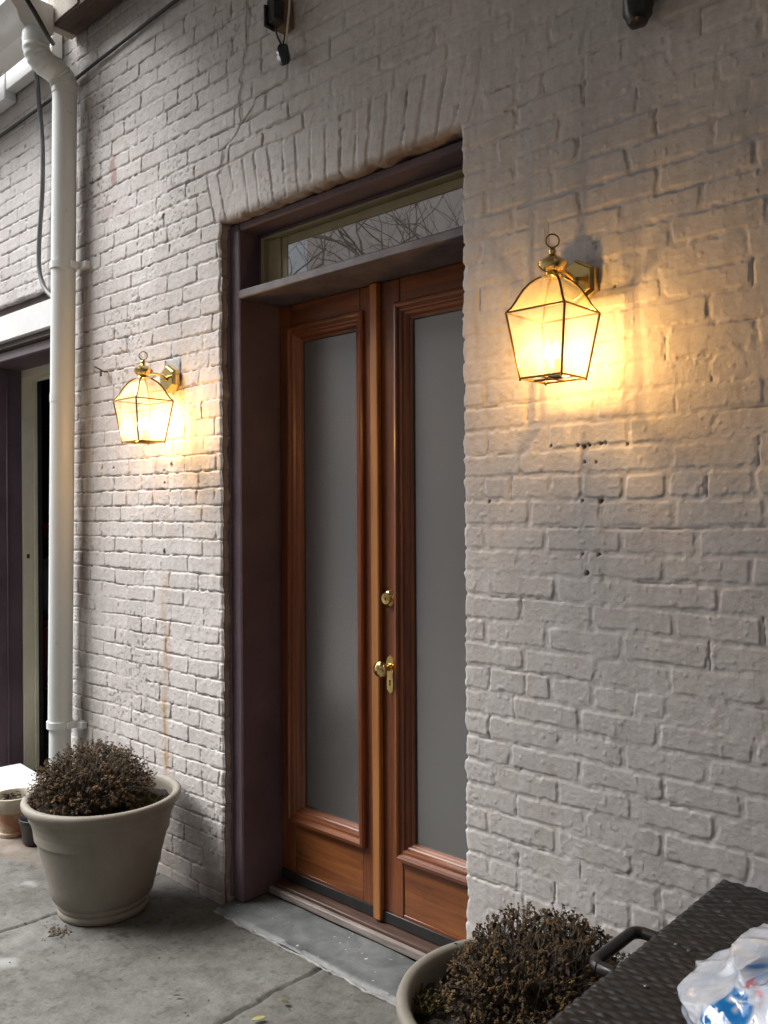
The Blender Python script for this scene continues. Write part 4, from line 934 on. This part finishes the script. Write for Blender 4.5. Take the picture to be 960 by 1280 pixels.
def make_plant(x, y, label, seed, rad, hgt, nstem, ox=0, oy=0, squash=1.0):
    rnd = random.Random(seed); root = thing('dried_chrysanthemum', label, 'plant', (x, y, 0.40), 'dried plants in the planters')
    st, hd, lf = MB(), MB(), MB()
    def head(p, d, s):
        d = d.normalized(); u = d.orthogonal().normalized(); w = d.cross(u); k = 6
        # seed button with curled petals round it
        vs = [p + d * s * .55] + [p + (u * math.cos(2 * math.pi * i / k) + w * math.sin(2 * math.pi * i / k)) * s * .5 + d * s * .18 for i in range(k)] + [p - d * s * .35]
        hd.add(vs, [(0, 1 + i, 1 + (i + 1) % k) for i in range(k)] + [(k + 1, 1 + (i + 1) % k, 1 + i) for i in range(k)])
        for i in range(7):
            a = 2 * math.pi * i / 7 + rnd.random(); o = u * math.cos(a) + w * math.sin(a); t_ = d.cross(o)
            e = rnd.uniform(.7, 1.25) * s; dn = rnd.uniform(-.9, .5) * s
            hd.add([p + o * s * .35 - t_ * s * .2, p + o * s * .35 + t_ * s * .2, p + o * e + d * dn + t_ * s * .22, p + o * e * .95 + d * dn - t_ * s * .18], [(0, 1, 2, 3)])
    for i in range(nstem):
        a = rnd.uniform(0, 2 * math.pi); q = rnd.random()
        el = math.asin(min(1, 0.08 + 0.92 * q))
        rr_ = rnd.uniform(.88, 1.03) if rnd.random() < .8 else rnd.uniform(.5, .9)
        tip = Vector((x + ox + rad * rr_ * math.cos(el) * math.cos(a), y + oy + rad * squash * rr_ * math.cos(el) * math.sin(a), 0.40 + hgt * rr_ * (math.sin(el) * .92 + .08)))
        br = rad * .45 * math.sqrt(rnd.random()); ba = a + rnd.uniform(-.6, .6)
        base = Vector((x + ox * .6 + br * math.cos(ba), y + oy * .6 + br * math.sin(ba), 0.39))
        mid = base.lerp(tip, .5) + Vector((rnd.uniform(-.02, .02), rnd.uniform(-.02, .02), .028))
        pts = [base, base.lerp(mid, .6) + Vector((rnd.uniform(-.006, .006), rnd.uniform(-.006, .006), .004)), mid, mid.lerp(tip, .55) + Vector((rnd.uniform(-.006, .006), rnd.uniform(-.006, .006), .006)), tip]
        st.tube(pts, [.0017, .0015, .0013, .0011, .0009], 3, False)
        dd = (tip - mid).normalized()
        head(tip, dd + Vector((rnd.uniform(-.4, .4), rnd.uniform(-.4, .4), .3)), rnd.uniform(.0045, .0080))
        for _ in range(rnd.choice((0, 0, 1, 1))):
            bp_ = pts[3].lerp(tip, rnd.uniform(0, .6)); e = bp_ + (dd + Vector((rnd.uniform(-.9, .9), rnd.uniform(-.9, .9), rnd.uniform(-.1, .6)))).normalized() * rnd.uniform(.018, .042)
            st.tube([bp_, e], [.0009, .0008], 3, False); head(e, e - bp_, rnd.uniform(.004, .0066))
        for _ in range(4):
            t = rnd.uniform(.15, .95); k = min(3, int(t * 4)); bp_ = pts[k].lerp(pts[k + 1], t * 4 - k)
            d_ = Vector((rnd.uniform(-1, 1), rnd.uniform(-1, 1), rnd.uniform(-1.1, .5))).normalized(); u_ = d_.orthogonal().normalized() * rnd.uniform(.002, .006)
            ln = rnd.uniform(.010, .026); sag = Vector((0, 0, -ln * rnd.uniform(.1, .5)))
            lf.add([bp_, bp_ + d_ * ln * .5 + u_, bp_ + d_ * ln + sag, bp_ + d_ * ln * .5 - u_ + sag * .3], [(0, 1, 2, 3)])
    obj('stems', st, M['stem'], root, 60); obj('flower_heads', hd, M['head'], root); obj('shrivelled_leaves', lf, M['leafdry'], root)
    return root
P1 = (-3.035, -0.318); P2 = (-1.052, -0.405)
make_planter(*P1, 'putty coloured planter standing between the downpipe and the door')
make_planter(*P2, 'putty coloured planter in front, beside the black wicker box')
make_plant(*P1, 'dead brown chrysanthemum in the planter near the downpipe', 3, 0.235, 0.225, 900, -0.045, -0.02)
make_plant(*P2, 'dead brown chrysanthemum in the planter beside the wicker box', 8, 0.215, 0.222, 900, 0.02, 0.02)
def weeds(x, y, z, seed, label, n=120, rad=.06):
    rnd = random.Random(seed); b = MB()
    for i in range(n):
        a = rnd.uniform(0, 6.28); r = rad * math.sqrt(rnd.random()); p = Vector((x + r * math.cos(a), y + r * math.sin(a), z))
        d_ = Vector((rnd.uniform(-.8, .8), rnd.uniform(-.8, .8), rnd.uniform(.4, 1.1))); ln = rnd.uniform(.012, .035); s_ = Vector((-d_.y, d_.x, 0)).normalized() * rnd.uniform(.0015, .004)
        q = p + d_ * ln; b.add([p - s_, p + s_, q + s_ * .8, q + d_ * ln * .4 + Vector((0, 0, -ln * .35)), q - s_ * .8], [(0, 1, 2, 3, 4)])
    o = obj('weed_tuft', b, M['moss'], None); tag(o, label, 'weeds', 'straw coloured weeds in the planters')
weeds(P1[0] + 0.165, P1[1] + 0.10, .40, 5, 'straw coloured weeds at the wall side of the left planter', 260, .07)
weeds(P2[0] - 0.19, P2[1] - 0.10, .40, 6, 'sparse pale weeds at the rim of the front planter', 90, .05)
weeds(P1[0] + 0.03, P1[1] - 0.215, .395, 7, 'mossy weeds at the front rim of the left planter', 120, .05)
# terracotta pot
tp = thing('flower_pot', 'small limed terracotta pot of dead leaves beside the white slab', 'pot', (-4.045, -0.215, 0))
b = MB(); b.lathe([(0, .002), (.066, .002), (.069, .01), (.069, .022), (.064, .026), (.066, .04), (.078, .13), (.079, .138)], (-4.045, -.215, 0), 36); pt = obj('pot_body', b, M['terracotta'], tp, 50)
b = MB(); b.lathe([(.079, .1385), (.091, .140), (.0935, .146), (.095, .178), (.094, .188), (.088, .190), (.084, .184), (.080, .14), (.078, .12)], (-4.045, -.215, 0), 36); obj('rim', b, M['limewash'], pt, 50)
b = MB(); rnd = random.Random(9)
b.lathe([(0, .160), (.05, .158), (.082, .152)], (-4.045, -.215, 0), 20)
for i in range(90):
    a = rnd.uniform(0, 6.28); r = .075 * math.sqrt(rnd.random()); p = Vector((-4.045 + r * math.cos(a), -.215 + r * math.sin(a), .160 + rnd.uniform(0, .018)))
    u = Vector((rnd.uniform(-1, 1), rnd.uniform(-1, 1), rnd.uniform(-.4, .4))).normalized() * .014; w = u.orthogonal().normalized() * .006
    b.add([p - u, p + w, p + u, p - w], [(0, 1, 2, 3)])
obj('leaf_litter', b, M['leafb'], tp)
b = MB(); b.lathe([(0, .002), (.055, .002), (.06, .01), (.075, .10), (.08, .105), (.08, .12), (.074, .122), (.068, .11), (.06, .09), (0, .088)], (-3.86, -.19, 0), 30)
tag(obj('plastic_pot', b, M['black'], None, 40), 'small black pot tucked behind the big left planter', 'pot')

# ------------------------------------------------------------------ wicker box with handle, shopping bag
BX0, BX1, BY0, BY1, BT = -0.77, 0.55, -0.95, -0.055, 0.68
wb = thing('wicker_box', 'black woven wicker storage box against the wall', 'box', ((BX0 + BX1) / 2, (BY0 + BY1) / 2, 0))
def weave(U, V, sp=0.0145, sv=0.0185):
    rw = np.floor(V / sp); fv = V / sp - rw
    edge = sst(0, .22, np.minimum(fv, 1 - fv))
    return (0.0013 * np.cos(np.pi * (U / sv + rw)) + 0.0012) * edge - 0.0040 * (1 - edge) + (noise(U * 60, rw * 3.1, 501) - .5) * 0.0016 + (_h(np.floor(U / sv), rw, 503) - .5) * 0.0012
xs_ = np.concatenate([np.arange(BX0 + 0.006, -0.2, 0.0028), np.linspace(-.2, BX1, 60)]); ys_ = np.arange(BY0, BY1, 0.0028)
XX, YY = np.meshgrid(xs_, ys_); ZZ = BT + weave(XX, YY)
ed = np.minimum(np.minimum(XX - BX0 - .006, YY - BY0), BY1 - .003 - YY); ZZ = ZZ - np.clip(1 - ed / .014, 0, 1) ** 2 * .009
idx = np.arange(XX.size).reshape(XX.shape)
F = np.stack([idx[:-1, :-1], idx[:-1, 1:], idx[1:, 1:], idx[1:, :-1]], -1).reshape(-1, 4)
lid = np_mesh('lid', np.stack([XX, YY, ZZ], -1).reshape(-1, 3) - np.array(wb.location), F, M['wicker']); lid.parent = wb
ls = MB(); ls.box(BX0, BX1, BY0 - .004, BY1, BT - .035, BT - .011, 0.006); obj('lid_rim', ls, M['wicker'], lid, 40)
bd = MB(); zz = np.arange(0.05, BT - .037, 0.0065)
for (a0, a1, fx) in ((BY0 + .02, BY1 - .02, 'x'), (BX0 + .02, BX1 - .02, 'y')):
    uu = np.arange(a0, a1, 0.0088); UU, VV = np.meshgrid(uu, zz); D = weave(UU, VV)
    if fx == 'x': bd.grid(np.stack([BX0 + .012 - D, UU, VV], -1))
    else: bd.grid(np.stack([UU, BY0 + .012 - D, VV], -1))
bd.box(BX0 + .02, BX1 - .005, BY0 + .02, BY1 - .004, 0.04, BT - .037)
for x in (BX0 + .03, BX1 - .03):
    for y in (BY0 + .03, BY1 - .03): bd.box(x - .02, x + .02, y - .02, y + .02, 0, .05, .003)
obj('box_body', bd, M['wicker'], wb, 50)
hz = BT - 0.014; hy0, hy1, ho = -0.568, -0.392, 0.038
hp = [(BX0 + .01, hy0, hz), (BX0 - ho * .55, hy0, hz)] + [(BX0 - ho + .022 - .022 * math.sin(t), hy0 + .022 - .022 * math.cos(t), hz) for t in np.linspace(0, math.pi / 2, 7)]
hp += [(BX0 - ho + .022 - .022 * math.cos(t), hy1 - .022 + .022 * math.sin(t), hz) for t in np.linspace(0, math.pi / 2, 7)] + [(BX0 - ho * .55, hy1, hz), (BX0 + .01, hy1, hz)]
b = MB(); b.tube(hp, 0.0118, 16); obj('handle', b, M['black'], wb, 60)
for (px_, py_) in ((804, 1236), (858, 1192), (842, 1184)):
    t = (BT - CAM[2]) / ((640 - py_) / FPX); u = (px_ - 480) / FPX; x = (-_s + u * _c) * t; y = CAM[1] + (_c + u * _s) * t
    b = MB(); b.lathe([(0, .0), (.0042, 0), (.0042, .0014), (.003, .0024), (0, .0026)], (x, y, BT + .0015), 14); obj('screw', b, M['steel'], wb, 40)

def build_bag():
    c = np.array([-0.415, -0.60, BT + 0.004]); n1, n2 = 150, 260
    th = np.linspace(0.0, 1.0, n1)[:, None] * np.ones((1, n2)); ph = np.linspace(0, 2 * np.pi, n2, endpoint=False)[None, :] * np.ones((n1, 1))
    # silhouette: slumped bag, wide at the bottom, gathered top
    zn = 1 - th; rad = np.where(th < .18, np.sqrt(np.clip(th / .18, 0, 1)) * .62, .62 + .38 * sst(.18, .75, th)) * np.where(th > .9, 1 - ((th - .9) / .1) ** 2 * .35, 1)
    sx, sy = np.cos(ph), np.sin(ph)
    q = lambda k, s: fbm(sx * k + 40, sy * k + zn * k * 1.3 + 11, s, 3)
    def ridged(k, s, st=1.0):
        nn = noise(sx * k + zn * k * .7 + 30, sy * k + zn * k * st + 50, s); return 1 - np.abs(nn * 2 - 1)
    dent = (q(1.4, 601) - .5) * .20 + (ridged(2.1, 603) - .5) * .075 + (ridged(4.1, 605, 1.6) - .5) * .035 + (ridged(9.5, 607, 1.3) - .5) * .010
    rr_ = rad * (1 + dent * (.35 + .65 * rad))
    X = c[0] + 0.185 * rr_ * sx; Y = c[1] + 0.185 * rr_ * sy
    Z = c[2] + 0.148 * (zn ** .80) * (1 + .25 * (q(1.7, 611) - .5) * 1.4 * (1 - .5 * th)) + .012 * (ridged(3.8, 613) - .5) * (1 - th) + 0.006
    Z = np.maximum(Z, BT + .005)
    P = np.stack([X, Y, Z], -1)
    # print: in the bag's own unrolled coordinates (angle round the bag, height)
    fa = (np.degrees(ph) - 194 + 180) % 360 - 180            # degrees from the side facing the door
    hgt = (Z - c[2])
    A = np.zeros((n1, n2, 4)); wob = (noise(ph * 9, zn * 9, 621) - .5)
    def bar(a0, a1, z0, z1, e=1.2):
        return sst(a0 - e, a0 + e, fa + wob * 2.5) * sst(a1 + e, a1 - e, fa + wob * 2.5) * sst(z0 - .002, z0 + .002, hgt + wob * .008) * sst(z1 + .002, z1 - .002, hgt + wob * .008)
    BAGPRINT(A, bar, fa, hgt)
    idx = np.arange(n1 * n2).reshape(n1, n2); nx_ = np.roll(idx, -1, 1)
    F = np.stack([idx[:-1], idx[1:], nx_[1:], nx_[:-1]], -1).reshape(-1, 4)
    root = thing('shopping_bag', 'crumpled white plastic shopping bag with blue print on the wicker box', 'bag', (c[0], c[1], BT))
    o = np_mesh('bag_skin', P.reshape(-1, 3) - np.array([c[0], c[1], BT]), F, M['bag'], {'print': A.reshape(-1, 4)}); o.parent = root
def BAGPRINT(A, bar, fa, hgt):
    A[..., 0] = np.clip(bar(37.0, 46.0, 0.0673, 0.1122) - bar(40.0, 45.0, 0.0957, 0.1047) + bar(44.0, 49.0, 0.0785, 0.0883) + bar(49.0, 59.0, 0.0673, 0.1107) + bar(43.0, 51.0, 0.1017, 0.1092) * .5 + bar(28.0, 38.0, 0.1316, 0.1399) + bar(38.0, 52.0, 0.1272, 0.1436) * .35, 0, 1)
    A[..., 1] = np.clip(bar(43.0, 48.0, 0.1167, 0.1287) + bar(43.0, 53.0, 0.1257, 0.1294) + bar(55.0, 63.0, 0.1220, 0.1257), 0, 1) * .8
    A[..., 2] = bar(52.0, 58.0, 0.1391, 0.1444)
build_bag()

# ------------------------------------------------------------------ litter on the paving
def ground_pt(px, py):
    v = (640 - py) / FPX; u = (px - 480) / FPX; u, v = u * math.cos(ROLL) - v * math.sin(-ROLL), u * math.sin(-ROLL) + v * math.cos(ROLL)
    t = (0.004 - CAM[2]) / v; return Vector(((-_s + u * _c) * t, CAM[1] + (_c + u * _s) * t, 0.006))
def leaf(px, py, ln, wd, a, m, label):
    p = ground_pt(px, py); u = Vector((math.cos(a), math.sin(a), 0)); w = Vector((-u.y, u.x, 0)); b = MB()
    t_ = [(-1, 0), (-.6, .55), (0, .9), (.55, .6), (1, .05), (.5, -.65), (0, -.8), (-.6, -.5)]
    up = Vector((0, 0, 1))
    top = [p + u * i * ln + w * j * wd + up * (.002 + .006 * abs(j) + .004 * i * i) for i, j in t_]; bot = [q - up * .0012 for q in top]
    n_ = len(t_); b.add(top + bot, [tuple(range(n_)), tuple(range(2 * n_ - 1, n_ - 1, -1))] + [(i, n_ + i, n_ + (i + 1) % n_, (i + 1) % n_) for i in range(n_)])
    tag(obj('fallen_leaf', b, m, None, base=p), label, 'leaf', 'leaves fallen on the paving')
leaf(323, 1276, .022, .011, 1.1, M['leafy'], 'pale yellow leaf lying at the bottom edge of the picture')
leaf(356, 1255, .014, .009, .3, M['moss'], 'small straw coloured leaf near the slate doorstep')
leaf(199, 1153, .018, .014, 2.2, M['moss'], 'dull olive leaf in the shadow beside the left planter')
leaf(221, 1247, .012, .006, .8, M['leafb'], 'dark curled leaf alone on the bare concrete')
rnd = random.Random(31); b = MB()
def crumb(p, s):
    t = MB().lathe([(0, -.4), (.8, -.2), (1, .2), (.5, .7), (0, .9)], n=5, jit=lambda i, a: rnd.uniform(-.3, .3))
    b.add([(p.x + v[0] * s, p.y + v[1] * s, p.z - .002 + max(0, v[2]) * s * .7) for v in t.v], t.f)
for k in range(75):
    p = ground_pt(72 + rnd.gauss(0, 6), 1165 + rnd.gauss(0, 2.5)); crumb(p, rnd.uniform(.002, .006))
for k in range(240): crumb(Vector((rnd.uniform(-3.9, -1.9), -rnd.random() ** 2 * 1.1 - .02, .004)), rnd.uniform(.001, .0042))
for k in range(25): crumb(Vector((rnd.uniform(-3.2, -2.75), rnd.uniform(-.62, -.5), .004)), rnd.uniform(.001, .004))
for k in range(14): crumb(Vector((rnd.uniform(-2.6, -1.8), rnd.uniform(-.02, .14), .016)), rnd.uniform(.0012, .003))
tag(obj('soil_crumbs', b, M['leafb'], None), 'dark crumbs of soil scattered on the concrete', 'crumbs', kind='stuff')

# ------------------------------------------------------------------ what the transom glass mirrors: bare trees and the house opposite; also the added shade wall
def bare_tree(x, y, h, seed, label):
    rnd = random.Random(seed); root = thing('bare_tree', label, 'tree', (x, y, 0), 'bare trees opposite the door'); tr, br = MB(), MB()
    def grow(p, d, ln, r, lv, mb):
        pts = [p]; n_ = 5; dd = d.copy()
        for i in range(n_):
            dd = (dd + Vector((rnd.gauss(0, .16), rnd.gauss(0, .16), rnd.gauss(.03, .10)))).normalized(); pts.append(pts[-1] + dd * ln / n_)
        mb.tube(pts, [r * (1 - .5 * i / n_) for i in range(n_ + 1)], 6 if lv < 2 else 4, True)
        if lv >= 5: return
        for k in range(rnd.choice((2, 3, 3)) if lv else 5):
            q = pts[rnd.choice((3, 4, 5, 5))]; nd = (dd + Vector((rnd.gauss(0, .55), rnd.gauss(0, .55), rnd.gauss(.1, .3)))).normalized()
            grow(q, nd, ln * rnd.uniform(.58, .82), r * rnd.uniform(.42, .6), lv + 1, br)
    grow(Vector((x, y, 0)), Vector((0, 0, 1)), h * .36, h * .015, 0, tr)
    obj('trunk', tr, M['bark'], root, 60); obj('branches', br, M['bark'], root, 60)
bare_tree(-7.4, -5.6, 7.5, 12, 'bare tree mirrored in the left of the transom glass')
bare_tree(-6.6, -7.4, 8.5, 15, 'bare tree mirrored in the right of the transom glass')
ob = thing('house_opposite', 'brown house across the yard mirrored in the transom glass', 'house', (-4, -12, 0))
b = MB(); b.box(-14.7, 6, -15, -11, 0, 11.0); obj('facade', b, M['facade'], ob)
b = MB(); b.box(-15, 6.3, -15.2, -10.7, 11.001, 11.3, 0.02); obj('roof', b, M['roof'], ob, 40)
for wx in (-9.5, -6.5, -3.5, -0.5, 2.5):
    for wz in (1.2, 4.4):
        b = MB(); b.box(wx - .6, wx + .6, -11, -10.93, wz, wz + 1.7, .01); wo_ = obj('window', b, M['beam_end'], ob, 40)
        b = MB(); b.box(wx - .52, wx + .52, -10.929, -10.92, wz + .08, wz + 1.62); obj('pane', b, M['mirror'], wo_)
ew = MB(); ew.box(3.2, 3.45, -6.5, -0.01, 0, 3.96); ew.box(-1.6, 3.199, -5.6, -5.35, 0, 3.4)  # unseen walls, added to block daylight and darken the right side
tag(obj('shade_wall', ew, M['facade'], None), 'plain brown wall added out of view to darken the right of the yard', 'wall')

ph_ = thing('pale_house', 'pale grey house farther off, mirrored at the left end of the transom glass', 'house', (-22, -19, 0))
M['pale_wall'] = noisy('pale_render', (0.62, 0.63, 0.64), (0.74, 0.75, 0.76), 0.6, 0.85, 0.2, 10)
b = MB(); b.box(-34, -15.4, -24, -18, 0, 17.0); obj('facade', b, M['pale_wall'], ph_)
b = MB(); b.box(-34.3, -15.1, -24.3, -17.7, 17.001, 17.4, 0.02); obj('roof', b, M['roof'], ph_, 40)
for wx in (-21.5, -18.2):
    for wz in (2, 5.5, 9, 12.5):
        b = MB(); b.box(wx - .6, wx + .6, -18, -17.94, wz, wz + 1.8, .01); wo_ = obj('window', b, M['beam_end'], ph_, 40)
        b = MB(); b.box(wx - .52, wx + .52, -17.939, -17.93, wz + .08, wz + 1.72); obj('pane', b, M['mirror'], wo_)
